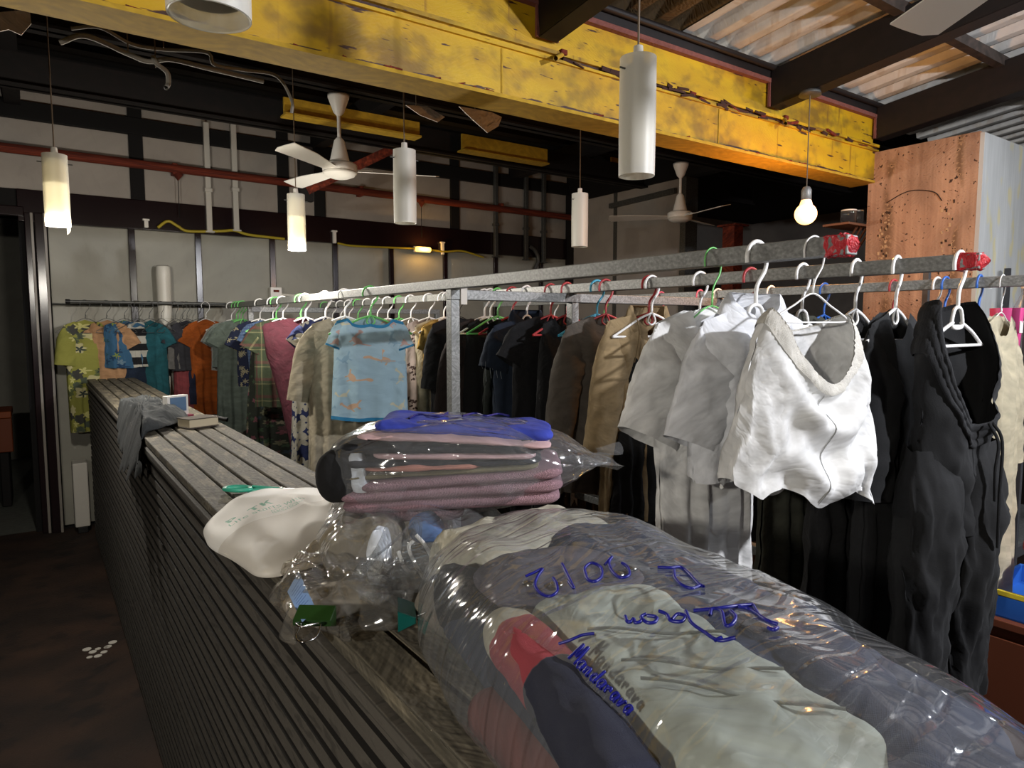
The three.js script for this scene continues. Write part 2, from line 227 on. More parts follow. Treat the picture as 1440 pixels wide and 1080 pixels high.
globeBulb('cool_bulb', 'bare cool white globe bulb hanging over the near ends of the rails', V(2.25, 2.5, 1.0), KEY_CD, 0xf8f9ff, .045, 3.1, 6, 2);
{
  const t = thing('tube_light', 'white fluorescent tube batten above the storage shelves', 'tube light', [4.1, 2.5, .35]);
  mk('batten', box(.06, .05, 1.24, .008), M.white, t, [0, .05, 0]);
  mk('tube', cyl(.014, .014, 1.2, 14), std(0xffffff, .3, { emissive: 0xf4f8ff, emissiveIntensity: 4 }), t, [0, 0, 0], [Math.PI / 2, 0, 0]);
  for (const s of [-1, 1]) mk('end_cap', box(.035, .06, .03, .005), M.white, t, [0, .015, s * .605]);
  const l = new THREE.RectAreaLight(0xf0f5ff, SIDE_CD / (1.2 * .1), 1.2, .1); l.position.set(-.02, -.02, 0); t.add(l); t.updateMatrixWorld(true); l.lookAt(1.5, 1.4, -.4); l.castShadow = true; l.name = 'tube_glow';
}

// ---------------------------------------------------------------- floor, walls, ceiling
{
  const f = struct('floor', 'dark brown stained concrete floor', 'floor');
  mk('slab', boxAt(-3, 11.1, -.12, 0, -6.4, 3), M.floor, f);
  mk('passage_slab', boxAt(-3, 11.1, -.12, -.004, -10, -6.4), std(0x6d7068, .8, { map: T.mottle }), f);
  for (const [x, y, s] of [[330, 630, 9], [352, 640, 8], [372, 628, 6], [395, 640, 7], [410, 620, 8], [340, 660, 6], [428, 603, 9], [405, 622, 6], [372, 655, 8]]) { // spots of white paint on the floor
    const p = meet('y', 0, x / 2.7, 680 + y / 2.7); mk('paint_spot', cyl(s * .0022, s * .0022, .002, 12), M.whiteDull, f, [p.x, .001, p.z]);
  }
}
const WZ = -6.32, wx = (px, py) => meet('z', WZ, px, py).x;
{
  const w = struct('wall_back', 'grey boarded back wall with dark glossy battens', 'wall');
  mk('backing', boxAt(-.06, 5.3, 0, 3.7, WZ - .16, WZ - .03), M.dark, w);
  const low = [64, 185, 278, 382, 470, 549, 625, 696, 760].map(p => wx(p, 345)).concat(5.22);
  for (let i = 0; i + 1 < low.length; i++) {
    mk('panel', boxAt(low[i] + .02, low[i + 1] - .02, .03, 2.365, WZ - .03, WZ, .004), M.wall, w);
    if (i) mk('batten', boxAt(low[i] - .024, low[i] + .024, 0, 2.37, WZ - .03, WZ + .025, .004), M.frame, w);
  }
  mk('rail_board', boxAt(-.06, 5.22, 2.365, 2.6, WZ - .03, WZ + .04, .006), M.frame, w);
  mk('top_board', boxAt(-2, 5.22, 3.11, 3.24, WZ - .03, WZ + .04, .006), M.dark, w);
  const up = [-120, 192, 397, 448, 638].map(p => wx(p, 240)).concat(5.22);
  up[0] = -2;
  for (let i = 0; i + 1 < up.length; i++) {
    mk('upper_panel', boxAt(up[i] + .03, up[i + 1] - .03, 2.6, 3.11, WZ - .03, WZ, .004), M.wallUp, w);
    mk('upper_panel', boxAt(up[i] + .03, up[i + 1] - .03, 3.24, 3.44, WZ - .03, WZ, .004), M.wallUp, w);
    if (i) mk('upper_batten', boxAt(up[i] - .05, up[i] + .05, 2.6, 3.44, WZ - .03, WZ + .03, .004), M.dark, w);
  }
  mk('header', boxAt(-2, -.06, 2.4, 2.6, WZ - .16, WZ + .02), M.dark, w);
  mk('upper_backing', boxAt(-2, -.06, 2.6, 3.7, WZ - .16, WZ - .03), M.dark, w);
  mk('left_panel', boxAt(-3, -1.15, 0, 2.4, WZ - .16, WZ), M.dark, w);
  const pass = struct('wall_passage', 'unlit wall of the passage beyond the doorway', 'wall');
  mk('wall_panel', boxAt(-3, 3, 0, 3, -10.1, -10), M.wall, pass);
  const b = thing('passage_bench', 'orange brown bench in the dark passage beyond the doorway', 'bench', [-.75, 0, -7.6]);
  mk('seat', box(1.1, .06, .5, .01), std(0x9a4a1c, .6), b, [0, .82, 0]); mk('front_board', box(1.1, .3, .04, .01), std(0x7a3814, .6), b, [0, .64, .22]);
  for (const s of [-1, 1]) mk('leg', box(.07, .8, .4, .01), M.darkSteel, b, [s * .48, .4, 0]);
}
{
  const d = struct('door_1', 'dark glossy door frame posts beside the passage', 'door frame');
  for (const [a, b, z] of [[36, 47, .05], [50, 65, .08]]) { const x0 = wx(a, 345), x1 = wx(b, 345); mk('post', boxAt(x0, x1, 0, 2.43, WZ - .16, WZ + z, .006), M.frame, d); mk('bead', boxAt(x1 - .012, x1 + .006, 0, 2.43, WZ - .02, WZ + z + .012, .003), std(0x8c857c, .45), d); }
  mk('lintel', boxAt(-1.15, wx(36, 345), 2.4, 2.47, WZ - .16, WZ + .06, .006), M.frame, d);
}
const RX = 5.22;
{
  const w = struct('wall_right', 'pale panelled side wall ending at a dark opening', 'wall');
  mk('backing', boxAt(RX + .03, RX + .15, 0, 3.7, -6.4, -4.6), M.dark, w);
  mk('panel', boxAt(RX, RX + .03, .03, 3.02, -6.25, -5.55, .004), M.wallRight, w); mk('panel', boxAt(RX, RX + .03, .03, 3.02, -5.5, -4.6, .004), M.wallRight, w);
  mk('seam_strip', boxAt(RX - .006, RX + .02, 0, 3.02, -5.55, -5.5), M.galvDull, w);
  mk('edge_post', boxAt(RX - .02, RX + .15, 0, 3.02, -4.6, -4.53), M.galvDull, w);
  mk('corner_post', boxAt(RX - .06, RX, 0, 3.1, -6.3, -6.22), M.darkSteel, w);
  mk('top_board', boxAt(RX - .02, RX + .1, 3.02, 3.5, -6.4, -2.3), M.dark, w);
  const a = meet('x', RX - .03, 858, 290), b = meet('x', RX - .03, 950, 268); mk('sloping_rail', bar(V(RX - .03, a.y, a.z), V(RX - .03, b.y, b.z), .04, .05), M.galvDull, w);
  const o = struct('wall_far_right', 'unlit wall of the space behind the side opening', 'wall');
  mk('wall_panel', boxAt(11, 11.1, 0, 3.5, -8, 3), M.wallRight, o); mk('end_panel', boxAt(5.3, 11, 0, 3.5, -8.1, -8), M.wallRight, o);
  const p = meet('x', 5.3, 1031, 310); const t = thing('rusty_post', 'rust orange steel post standing in the dark side opening', 'post', [5.3, 0, p.z]);
  mk('shaft', box(.13, 2.5, .13, .004), M.rustPipe, t, [0, 1.25, 0]); mk('cap_plate', box(.2, .015, .2), M.rustPipe, t, [0, 2.505, 0]);
}
{
  const c = struct('ceiling', 'black sooty ceiling deck over the racks and corrugated metal roof over the counter', 'ceiling');
  mk('deck', boxAt(-3, 11.1, 3.46, 3.6, -8.1, -2.25), M.ceilingDark, c);
  for (const [z, y0, y1, w] of [[-2.75, 2.93, 3.25, .1], [-3.95, 2.96, 3.2, .12], [-5.1, 3.0, 3.2, .1]]) { mk('joist', boxAt(-3, 7, y0, y1, z - .012, z + .012), M.darkSteel, c); mk('joist', boxAt(-3, 7, y0, y0 + .015, z - w / 2, z + w / 2), M.darkSteel, c); }
  for (const x of [-.05, 2.2, 4.4]) mk('cross_joist', boxAt(x - .05, x + .05, 3.2, 3.34, -6.3, -2.3), M.darkSteel, c);
  for (let i = 0; i < 9; i++) mk('deck_rib', boxAt(-3, 7, 3.4, 3.46, -2.6 - i * .42, -2.5 - i * .42), M.darkSteel, c);
  // corrugated sheets: valleys along the slope, rising towards the near side
  const slope = .11, y0 = 2.865, prof = (x) => { const q = ((x / .16) % 1 + 1) % 1; return .042 * (ss(.08, .2, q) - ss(.55, .67, q)); };
  const sheet = (x0, x1, z0, z1, m, lift) => mk('roof_sheet', loft(Math.round((x1 - x0) / .0125), 10, (u, v) => { const x = lerp(x0, x1, u), z = lerp(z0, z1, v); return [x, y0 + slope * (z + 2.1) + prof(x) + lift + .003 * n3(x * 3, z * 3, 4), z, x, z]; }), m, c);
  sheet(-1.5, .92, -2.3, 2.4, M.roofBrown, 0); sheet(.9, 2.38, -2.3, 2.4, M.roofBrown, .006); sheet(2.36, 3.62, -2.3, 2.4, M.roof, 0); sheet(3.6, 4.9, -2.3, 2.4, M.roof, .006); sheet(4.88, 6.4, -2.3, 2.4, M.roof, 0);
  mk('roof_cover', loft(4, 4, (u, v) => { const x = lerp(-3, 7.5, u), z = lerp(-2.3, 3, v); return [x, y0 + .06 + slope * (z + 2.1), z]; }), M.dark, c);
  for (const z of [-1.5, -.45, .6, 1.7]) mk('purlin', boxAt(-1.5, 6.4, y0 + slope * (z + 2.1) - .05, y0 + slope * (z + 2.1) - .002, z - .022, z + .022), M.greyBar, c);
}
function rafter(x, z0 = -2.1, z1 = 2.3) {
  const t = thing('roof_rafter', x < 2 ? 'dark brown steel rafter over the long pendant lamp' : x < 3.5 ? 'dark brown steel rafter beside the warm bulb' : 'dark steel rafter above the plywood column', 'rafter');
  const y = (z) => 2.725 + .11 * (z + 2.1), w = .085, L = V(0, 0, 0);
  const a = V(x, y(z0) + .025, z0), b = V(x, y(z1) + .025, z1);
  mk('web', bar(a, b, .012, .155), M.rafter, t); mk('side_plate', bar(V(x - w / 2, a.y, a.z), V(x - w / 2, b.y, b.z), .008, .17), M.rafter, t);
  mk('bottom_flange', bar(V(x, a.y - .083, a.z), V(x, b.y - .083, b.z), w, .01), M.rafter, t); mk('top_flange', bar(V(x, a.y + .083, a.z), V(x, b.y + .083, b.z), w, .01), M.rafter, t);
  mk('end_plate', box(w + .02, .17, .012), M.primer, t, [x, a.y, z0 - .006]);
  return t;
}
rafter(1.63); rafter(3.05); rafter(4.05);

// ---------------------------------------------------------------- the yellow beam
{
  const t = thing('yellow_beam', 'long yellow painted steel beam with rust flaking along its ledge', 'beam');
  const X0 = -1.15, X1 = 4.02, face = (y0, y1, z, m) => { const g = boxAt(X0, X1, y0, y1, z - .012, z); const p = g.attributes.position, uv = g.attributes.uv; for (let i = 0; i < p.count; i++) uv.setXY(i, p.getX(i) - X0, (p.getY(i) - y0) / (y1 - y0) * .22); return mk('web', g, m, t); };
  face(2.425, 2.612, -2.1, M.beamLow); face(2.625, 2.778, -2.125, M.beamUp);
  mk('bottom_flange', boxAt(X0, X1, 2.413, 2.426, -2.245, -2.092), M.beamUnder, t);
  mk('ledge_flange', boxAt(X0, X1, 2.612, 2.626, -2.245, -2.085), M.beamUp, t);
  mk('ledge_flange', boxAt(X0, X1, 2.588, 2.598, -2.1, -2.088), M.beamLow, t);
  mk('back_web', boxAt(X0, X1, 2.426, 2.612, -2.245, -2.235), M.darkSteel, t);
  for (const x of [1.42, 2.62]) mk('weld_seam', boxAt(x - .003, x + .003, 2.43, 2.585, -2.1, -2.0965), M.beamUnder, t);
  const r = mulberry(77); // flakes of lifted rust and paint along the ledge
  for (let i = 0; i < 46; i++) { const x = i < 34 ? 1.72 + r() * 1.3 : 3.0 + r() * .9, s = .012 + r() * .03; mk('rust_flake', box(s * 2.2, .004 + r() * .012, .006 + r() * .01), r() < .75 ? std(0x3a2018, .9) : M.rust, t, [x, 2.592 + r() * .03, -2.092 + r() * .008], [r() * .6, 0, (r() - .5) * .5]); }
  for (let i = 0; i < 40; i++) { const x = -.6 + r() * 4.4, s = .006 + r() * .016; mk('rust_flake', box(s * 2, .003 + r() * .004, .004), M.rust, t, [x, 2.424 + r() * .006, -2.094], [r() * .6, 0, (r() - .5) * .6]); }
  const a = thing('roof_edge_angle', 'black edge angle with peeling red primer on top of the yellow beam', 'angle');
  mk('angle_leg', boxAt(X0, 4.3, 2.79, 2.85, -2.14, -2.1), M.rafter, a); mk('primer_strip', boxAt(X0, 4.3, 2.777, 2.797, -2.13, -2.098), M.primer, a); mk('angle_lip', tube([[X0, 2.845, -2.09], [1.6, 2.842, -2.085], [4.3, 2.845, -2.09]], .014, 40, 8), M.rafter, a);
  for (const x of [1.66, 3.08]) { const p = thing('pipe_stub', x < 2 ? 'short yellow pipe stub on the beam under the rafter by the long pendant' : 'short pipe stub on the beam beside the warm bulb', 'pipe'); mk('stub', poly([[x + .03, 2.62, -2.09], [x - .05, 2.57, -2.03]], .009, 8), M.beamUnder, p); mk('stub_clip', box(.03, .02, .02, .003), M.rust, p, [x + .03, 2.625, -2.085]); }
}
// farther yellow beams under the black deck
for (const [a, b, yt, yb, z, lab] of [[400, 590, 172, 180, -4.35, 'short dull yellow beam behind the white ceiling fan'], [650, 770, 210, 218, -4.9, 'dull yellow beam end behind the frosted pendant'], [860, 930, 234, 240, -5.3, 'dull yellow beam end farthest back near the side wall']]) {
  const p = meet('z', z, b, yt), q = meet('z', z, a, yt), yb2 = meet('z', z, b, yb + 12).y; const t = thing('roof_beam', lab, 'beam');
  mk('web', boxAt(q.x, p.x, yb2, p.y, z - .02, z), M.beamFar, t); mk('bottom_flange', boxAt(q.x, p.x, yb2 - .012, yb2, z - .08, z + .03), M.beamUnder, t);
}

// ---------------------------------------------------------------- column
{
  const t = thing('plywood_column', 'boxed column with a stained brown plywood side and a weathered grey front', 'column', [4.0, 0, -2.13]);
  const g = boxAt(0, .018, 0, 2.585, 0, .565), p = g.attributes.position, uv = g.attributes.uv; for (let i = 0; i < p.count; i++) uv.setXY(i, p.getZ(i), p.getY(i));
  mk('brown_panel', g, M.column, t); t.children[0].userData.label = 'stained brown plywood panel';
  const g2 = boxAt(0, .62, 0, 2.575, .565, .585); const p2 = g2.attributes.position, u2 = g2.attributes.uv; for (let i = 0; i < p2.count; i++) u2.setXY(i, p2.getX(i), p2.getY(i));
  mk('grey_panel', g2, M.greyply, t); t.children[1].userData.label = 'weathered grey plywood panel';
  mk('side_panel', boxAt(.602, .62, 0, 2.575, 0, .565), M.greyply, t); mk('rear_panel', boxAt(.018, .602, 0, 2.575, 0, .018), M.column, t);
  mk('crack', tube([[-.002, 2.29, .11], [-.003, 2.33, .2], [-.003, 2.335, .27], [-.003, 2.31, .36], [-.003, 2.26, .4]], .0028, 20, 5), std(0x33221a, .9), t);
  const r = mulberry(9); for (let i = 0; i < 60; i++) { const s = r() < .5, z = (s ? .1 : .43) + (r() - .5) * .06, y = s ? 1.95 + r() * .3 : 1.8 + r() * .46; mk('flake', box(.004, .006 + r() * .014, .004 + r() * .01), r() < .6 ? std(0xb89a78, .9) : std(0x3a2a1e, .9), t, [-.001, y, z], [0, 0, r() * .5]); }
}
{ // little bracket shelf with glass jars on the column
  const c = meet('z', -2.21, 1192, 318), t = thing('bracket_shelf', 'small brown shelf on slatted brackets behind the column', 'shelf', [c.x + .03, c.y, -2.21]);
  mk('board', box(.32, .014, .16, .003), std(0x6a4630, .6), t); for (let i = 0; i < 4; i++) mk('bracket', poly([[-.02 + i * .05, -.01, .05], [.05 + i * .05, -.1, -.05]], .007, 6), std(0x54382a, .6), t);
  for (const [dx, r, h, lab] of [[-.04, .045, .075, 'wide clear glass jar on the small bracket shelf'], [.08, .022, .085, 'narrow glass bottle on the small bracket shelf']]) { const j = thing('glass_jar', lab, 'jar', [c.x + .03 + dx, c.y + .0075, -2.2]); mk('glass', lathe([[0, .001], [r, .001], [r, h], [r * .93, h], [r * .93, .006], [0, .006]]), new THREE.MeshPhysicalMaterial({ color: 0xffffff, transmission: 1, roughness: .05, thickness: .01, ior: 1.45 }), j); mk('lid', cyl(r * .95, r * .95, .008, 20), M.whiteDull, j, [0, h + .004, 0]); }
}

// ---------------------------------------------------------------- services on the back wall
{
  const y = 2.862, t = thing('rust_pipe', 'long rust red pipe crossing the upper back wall', 'pipe'); mk('pipe', poly([[-2, y + .02, WZ + .1], [5.18, y - .02, WZ + .1]], .035, 12), M.rustPipe, t);
  for (const x of [-.2, 1.0, 2.6, 4.2]) mk('clip', box(.04, .09, .1, .004), M.rustPipe, t, [x, y, WZ + .07]);
  for (const px of [250, 592]) { const x = meet('z', WZ + .1, px, 245).x; const h = thing('pipe_hook', px < 400 ? 'rusty hook plate with a thin wire below the pipe by the paired conduits' : 'rusty hook plate with a thin wire below the pipe by the frosted pendant', 'hook', [x, y - .035, WZ + .1]); mk('plate', new THREE.ConeGeometry(.045, .06, 4), M.rustPipe, h, [0, -.03, 0], [Math.PI, 0, 0]); mk('wire', cyl(.003, .003, .3, 6), M.dark, h, [0, -.2, 0]); }
  const a = meet('z', -5.2, 572, 200), b = meet('z', -5.2, 430, 268); const r = thing('rusty_brace', 'rusty diagonal brace behind the ceiling fan', 'brace'); mk('strut', bar(a, b, .07, .07), M.rustPipe, r); mk('foot', box(.1, .4, .06), M.darkSteel, r, [b.x, b.y + .12, b.z]);
  for (const [px, yt, yb, z, m, n] of [[289, 172, 327, WZ + .065, M.whiteDull, 'behind the counter end, left of its pair'], [327, 162, 325, WZ + .065, M.whiteDull, 'behind the counter end, right of its pair'], [697, 232, 362, WZ + .065, M.galvDull, 'by the bent cable'], [740, 232, 366, WZ + .065, M.galvDull, 'with a hanging tape strip'], [765, 236, 370, WZ + .065, M.galvDull, 'next to the wall corner']]) {
    const p = meet('z', z, px, yt), q = meet('z', z, px, yb), t2 = thing('steel_conduit', 'galvanised vertical conduit ' + (n.startsWith('behind') ? 'over the far counter, ' + (px < 300 ? 'nearer the doorway' : 'nearer the fan') : n), 'conduit', [p.x, q.y, z]);
    mk('tube', box(.045, p.y - q.y, .04, .006), m, t2, [0, (p.y - q.y) / 2, 0]); mk('strap', box(.06, .03, .06, .004), m, t2, [0, .35, 0]); mk('base_clip', box(.07, .012, .06), m, t2, [0, .006, 0]);
  }
  const dp = meet('z', -6.22, 229, 372), pv = thing('drain_pipe', 'white plastic drain pipe with an open top beside the wall rack', 'pipe', [dp.x, 0, -6.22]);
  mk('pipe', cyl(.046, .046, dp.y - .05, 20), M.pvc, pv, [0, (dp.y - .05) / 2, 0]); mk('socket', lathe([[.046, -.42], [.052, -.41], [.056, -.05], [.052, 0], [.042, .012], [.038, 0]]), M.pvc, pv, [0, dp.y - .02, 0]);
  const yh = thing('yellow_hose', 'yellow hose lying along the top of the wall boards', 'hose'); const hp = (px, py) => meet('z', WZ + .07, px, py);
  mk('hose', tube([hp(222, 320), hp(236, 311), hp(250, 318), hp(265, 325), hp(310, 325), hp(330, 324), hp(350, 330), hp(400, 336)], .012, 50, 8), M.yellowHose, yh);
  const yh2 = thing('yellow_hose', 'loose yellow cable by the glowing wall lamp', 'hose'); mk('hose', tube([hp(475, 342), hp(500, 346), hp(590, 350), hp(625, 354), hp(650, 353), hp(680, 362)], .01, 40, 8), M.yellowHose, yh2); 
  const lp = hp(594, 351); const wl = thing('wall_lamp', 'small glowing amber lamp on the wall board', 'lamp', [lp.x, lp.y, WZ + .09]); mk('lens', new RoundedBoxGeometry(.17, .05, .05, 2, .02), std(0xffe2a0, .3, { emissive: 0xffc860, emissiveIntensity: 1.6 }), wl); mk('base', box(.19, .06, .02, .005), M.whiteDull, wl, [0, 0, -.03]);
  const pl = new THREE.PointLight(0xffc060, .12, 0, 2); pl.position.set(0, 0, .06); pl.castShadow = true; wl.add(pl); pl.name = 'lamp_glow';
  for (const [px, y0, y1] of [[206, 309, 320], [471, 325, 342], [623, 341, 358]]) { const a2 = hp(px, y0), b2 = hp(px, y1), s = thing('white_bracket', px < 300 ? 'small white bracket by the yellow hose loop' : px < 500 ? 'small white bracket right of the lit pendant' : 'small white bracket right of the amber lamp', 'bracket', [b2.x, b2.y, WZ + .06]); mk('post', box(.03, a2.y - b2.y, .03, .004), M.white, s, [0, (a2.y - b2.y) / 2, 0]); mk('tip', box(.05, .015, .03, .003), M.white, s, [0, a2.y - b2.y, 0]); }
  const cb = thing('bent_cable', 'thick grey cable bent up over the wall boards', 'cable'); mk('cable', tube([hp(752, 378), hp(757, 365), hp(752, 352), hp(744, 346)], .022, 24, 8), M.galvDull, cb);
  const jb = meet('z', WZ + .06, 388, 411), j = thing('junction_box', 'small white switch box on a batten behind the rack', 'switch box', [jb.x, jb.y, WZ + .05]); mk('box_body', box(.1, .09, .05, .006), M.white, j); mk('label', box(.05, .02, .004), M.rust, j, [0, .01, .026]); mk('conduit', poly([[.05, -.02, 0], [.9, -.05, 0]], .012, 8), M.pvc, j);
}
{ // loose wires and peeling membrane under the black deck
  const W = (px, py, z) => meet('z', z, px, py);
  const lines = [[[100, 40], [140, 45], [185, 58], [230, 67], [290, 78], [300, 90], [345, 97], [390, 108], [408, 140], [409, 160]], [[84, 60], [120, 57], [180, 72], [210, 84], [240, 88], [290, 95], [330, 103], [372, 116]], [[215, 80], [219, 95], [235, 98], [238, 115], [233, 128]]];
  lines.forEach((l, i) => { const t = thing('hanging_strip', ['long dusty wire drooping under the yellow beam', 'dusty torn strip running beside the drooping wire', 'short torn strip hanging from the black joist'][i], 'wire'); mk('strip', tube(l.map((p, k) => W(p[0], p[1], -2.6).add(V(0, .008 * Math.sin(k * 2.1), .02 * Math.sin(k * 1.7)))), i === 0 ? .006 : .008, 70, 6), std(0x8f8a80, .9), t); const e = W(l[3 - i][0], l[3 - i][1], -2.6); mk('tie_wire', cyl(.002, .002, 3.47 - e.y, 6), M.cord, t, [e.x, (e.y + 3.47) / 2, e.z]); });
  for (const [pts, z, lab] of [[[[645, 150], [690, 158], [705, 165], [700, 178], [685, 187], [668, 172], [655, 160]], -3, 'pale torn sheet of membrane dangling behind the beam'], [[[570, 148], [600, 150], [625, 165], [615, 172], [590, 162]], -3.2, 'small torn flap of membrane above the frosted pendant'], [[[0, 18], [42, 14], [44, 34], [30, 50], [12, 42], [0, 45]], -2.9, 'torn grey membrane corner above the doorway side']]) {
    const q = pts.map(p => W(p[0], p[1], z)), s = new THREE.Shape(q.map(p => new THREE.Vector2(p.x, p.y))), g = new THREE.ExtrudeGeometry(s, { depth: .006, bevelEnabled: false, steps: 1 }); g.translate(0, 0, z); const tm = tag(mk('torn_membrane', g, std(0xc4b9ae, .9, { bumpMap: T.crease, bumpScale: .01 })), lab, 'membrane'); mk('nail_wire', cyl(.002, .002, 3.47 - q[0].y, 6), M.cord, tm, [(q[0].x + q[1].x) / 2, (q[0].y + 3.47) / 2 - .02, z]);
  }
}

// ---------------------------------------------------------------- pendant lamps
function pendant(pos, lit, label, top, opt = {}) {
  const t = thing('pendant_lamp', label, 'pendant lamp', pos), h = .3, ro = .047, ri = .038;
  mk('outer_glass', lathe([[ro, 0], [ro + .001, h * .5], [ro, h], [ro - .003, h], [ro - .003, 0], [ro, 0]], 36), new THREE.MeshPhysicalMaterial({ color: 0xf4f2ea, transmission: lit ? .6 : .55, thickness: 0, roughness: .45, side: THREE.DoubleSide }), t);
  const gl = std(lit ? 0xf2eee2 : 0xd6cebc, .55, lit ? { emissive: 0xfff0cc, emissiveIntensity: 1.0 } : {});
  if (lit) mk('inner_glass', lathe([[ri, .02], [ri, .18]], 32), gl, t), mk('shade_top', lathe([[ri, .18], [ri, .26], [ri * .7, .282], [.008, .285]], 32), std(0xd8d2bc, .55, { emissive: 0xffe9b8, emissiveIntensity: .28 }), t);
  else mk('inner_glass', lathe([[ri, .02], [ri, .26], [ri * .7, .282], [.008, .285]], 32), gl, t);
  for (const s of [-1, 1]) mk('pin', cyl(.0025, .0025, .03, 8), M.galvDull, t, [s * (ro + .002), h - .035, 0], [0, 0, Math.PI / 2]);
  mk('socket', cyl(.012, .016, .05, 14), M.whiteDull, t, [0, h + .005, 0]); mk('cord', cyl(.0028, .0028, top - pos.y - h, 8), M.cord, t, [0, (top - pos.y + h) / 2, 0]);
  mk('ceiling_rose', lathe([[0, 0], [.04, 0], [.035, .015], [.01, .025], [0, .025]]), M.whiteDull, t, [0, top - pos.y - .01, 0]);
  if (opt.torn) mk('broken_glass', loft(6, 4, (u, v) => [ro * Math.cos(.4 + u * .5), -.02 * v * (1 + u) + .0, ro * Math.sin(.4 + u * .5) + .004]), gl, t);
  if (lit) { const l = new THREE.PointLight(0xfff8ec, PENDANT_CD * (opt.cd || 1), 0, 2); l.position.y = -.03; l.castShadow = true; l.shadow.radius = 2; t.add(l); l.name = 'lamp_glow'; }
  return t;
}
pendant(at(895, 248, 1.8), false, 'large unlit frosted glass pendant in front of the yellow beam', 2.93);
pendant(at(82, 318, 2.94), true, 'glowing pendant lamp with a chipped rim near the doorway', 3.4, { torn: true });
pendant(at(418, 352, 3.74), true, 'glowing pendant lamp below the white ceiling fan', 3.4);
pendant(at(570, 314, 2.88), false, 'unlit frosted pendant lamp right of the white ceiling fan', 3.4);
pendant(at(815, 347, 3.95), false, 'small unlit dusty pendant lamp near the wall corner', 3.4);
pendant(at(295, 24, .81), false, 'pendant lamp hanging close over the counter beneath the roof', 2.98);
globeBulb('warm_bulb', 'glowing warm globe bulb on a cord beside the column', meet('z', -1.9, 1133, 301), WARM_CD, 0xffb060, .05, 2.675, 2.6, 2);

// ---------------------------------------------------------------- ceiling fans
function fan(pos, turn, label, R = .58, rodTop = .42) {
  const t = thing('ceiling_fan', label, 'ceiling fan', pos);
  mk('canopy', lathe([[.012, -.12], [.03, -.1], [.06, -.02], [.063, 0], [0, 0]]), M.white, t, [0, rodTop, 0]);
  mk('rod', cyl(.011, .011, rodTop - .1, 12), M.white, t, [0, rodTop / 2, 0]);
  mk('motor_cup', lathe([[.012, .19], [.03, .17], [.055, .06], [.06, .04]]), M.white, t);
  mk('motor', lathe([[0, -.045], [.05, -.044], [.085, -.03], [.095, -.015], [.1, .0], [.1, .03], [.085, .042], [.03, .048], [0, .048]], 40), M.white, t);
  mk('band', lathe([[.094, -.02], [.099, -.016], [.099, -.008], [.094, -.004]], 40), M.whiteDull, t);
  for (let k = 0; k < 3; k++) {
    const s = new THREE.Shape(); s.moveTo(.1, -.03); s.lineTo(R * .6, -.062); s.lineTo(R * .98, -.066); s.quadraticCurveTo(R, -.02, R, .03); s.lineTo(R * .96, .058); s.lineTo(.1, .035); s.closePath();
    const g = new THREE.ExtrudeGeometry(s, { depth: .004, bevelEnabled: false }); g.rotateX(Math.PI / 2 + .22); const b = mk('blade', g, M.white, t); b.rotation.y = turn + k * Math.PI * 2 / 3; const br = mk('blade_arm', box(.12, .008, .035, .002), M.whiteDull, t); br.rotation.y = turn + k * Math.PI * 2 / 3; br.position.set(.13 * Math.cos(br.rotation.y), .004, -.13 * Math.sin(br.rotation.y));
  }
  return t;
}
fan(at(478, 240, 4.0), -20 * RD, 'white ceiling fan with three blades above the lit pendant', .58, .43);
fan(at(956, 305, 5.6), 15 * RD, 'white ceiling fan hanging by the dark side opening', .58, .43);
{ const tip = at(1282, 44, 1.75), dir = RT.clone().multiplyScalar(.05).addScaledVector(V(FW.x, 0, FW.z).normalize(), -.99).normalize(); const c = tip.clone().addScaledVector(dir, .58); fan(c, Math.atan2(dir.z, -dir.x), 'white ceiling fan under the corrugated roof, mostly a single blade showing', .58, .4); }

// ---------------------------------------------------------------- slatted counter
const CX = .3, CB = .62, CT = 1.2, CZ0 = -5.95, CZ1 = .9;
{
  const t = thing('slatted_counter', 'long bar counter clad in grey horizontal timber slats', 'counter', [0, 0, 0]);
  const r = mulberry(41), L = CZ1 - CZ0;
  mk('core', boxAt(CX + .03, CB - .02, .02, CT - .05, CZ0 + .05, CZ1 - .05), M.slatEdgeShade, t);
  const board = (w, h, k, ch = .003) => { // a board with slightly uneven edges, its own grain
    const g = box(w, h, L, ch), p = g.attributes.position, uv = g.attributes.uv; for (let i = 0; i < uv.count; i++) uv.setXY(i, p.getZ(i) + k * .37, (Math.abs(p.getX(i)) > w / 2 - 1e-4 ? p.getY(i) : p.getX(i)) + k * .083); return g; };
  const n = 30, pitch = (CT - .045) / n;
  for (let i = 0; i < n; i++) { const dy = (r() - .5) * .003; mk('slat', board(.02, pitch - .0135, i, 0), [M.slat, M.slat, M.slatEdgeShade, M.slatEdgeShade, M.slat, M.slat], t, [CX + .012 + r() * .003, .012 + pitch * (i + .5) + dy, (CZ0 + CZ1) / 2], [0, (r() - .5) * .0006, (r() - .5) * .04]); }
  const m = 5, pw = (CB - CX) / m;
  for (let i = 0; i < m; i++) mk('top_plank', board(pw - .009, .024, i + 40), M.plank, t, [CX + pw * (i + .5), CT - .013 - r() * .002, (CZ0 + CZ1) / 2], [0, 0, (r() - .5) * .02]);
  mk('edge_strip', boxAt(CX - .004, CX + .012, CT - .05, CT - .03, CZ0, CZ1, .003), M.slat, t);
  for (let i = 0; i < n; i += 1) mk('end_slat', boxAt(CX + .02, CB - .01, .016 + pitch * i, .008 + pitch * (i + 1), CZ0 - .012, CZ0 + .01), M.slat, t);
  for (let i = 0; i < 14; i++) mk('back_slat', boxAt(CB - .02, CB - .004, .02 + i * .083, .09 + i * .083, CZ0, CZ1), M.slat, t);
}

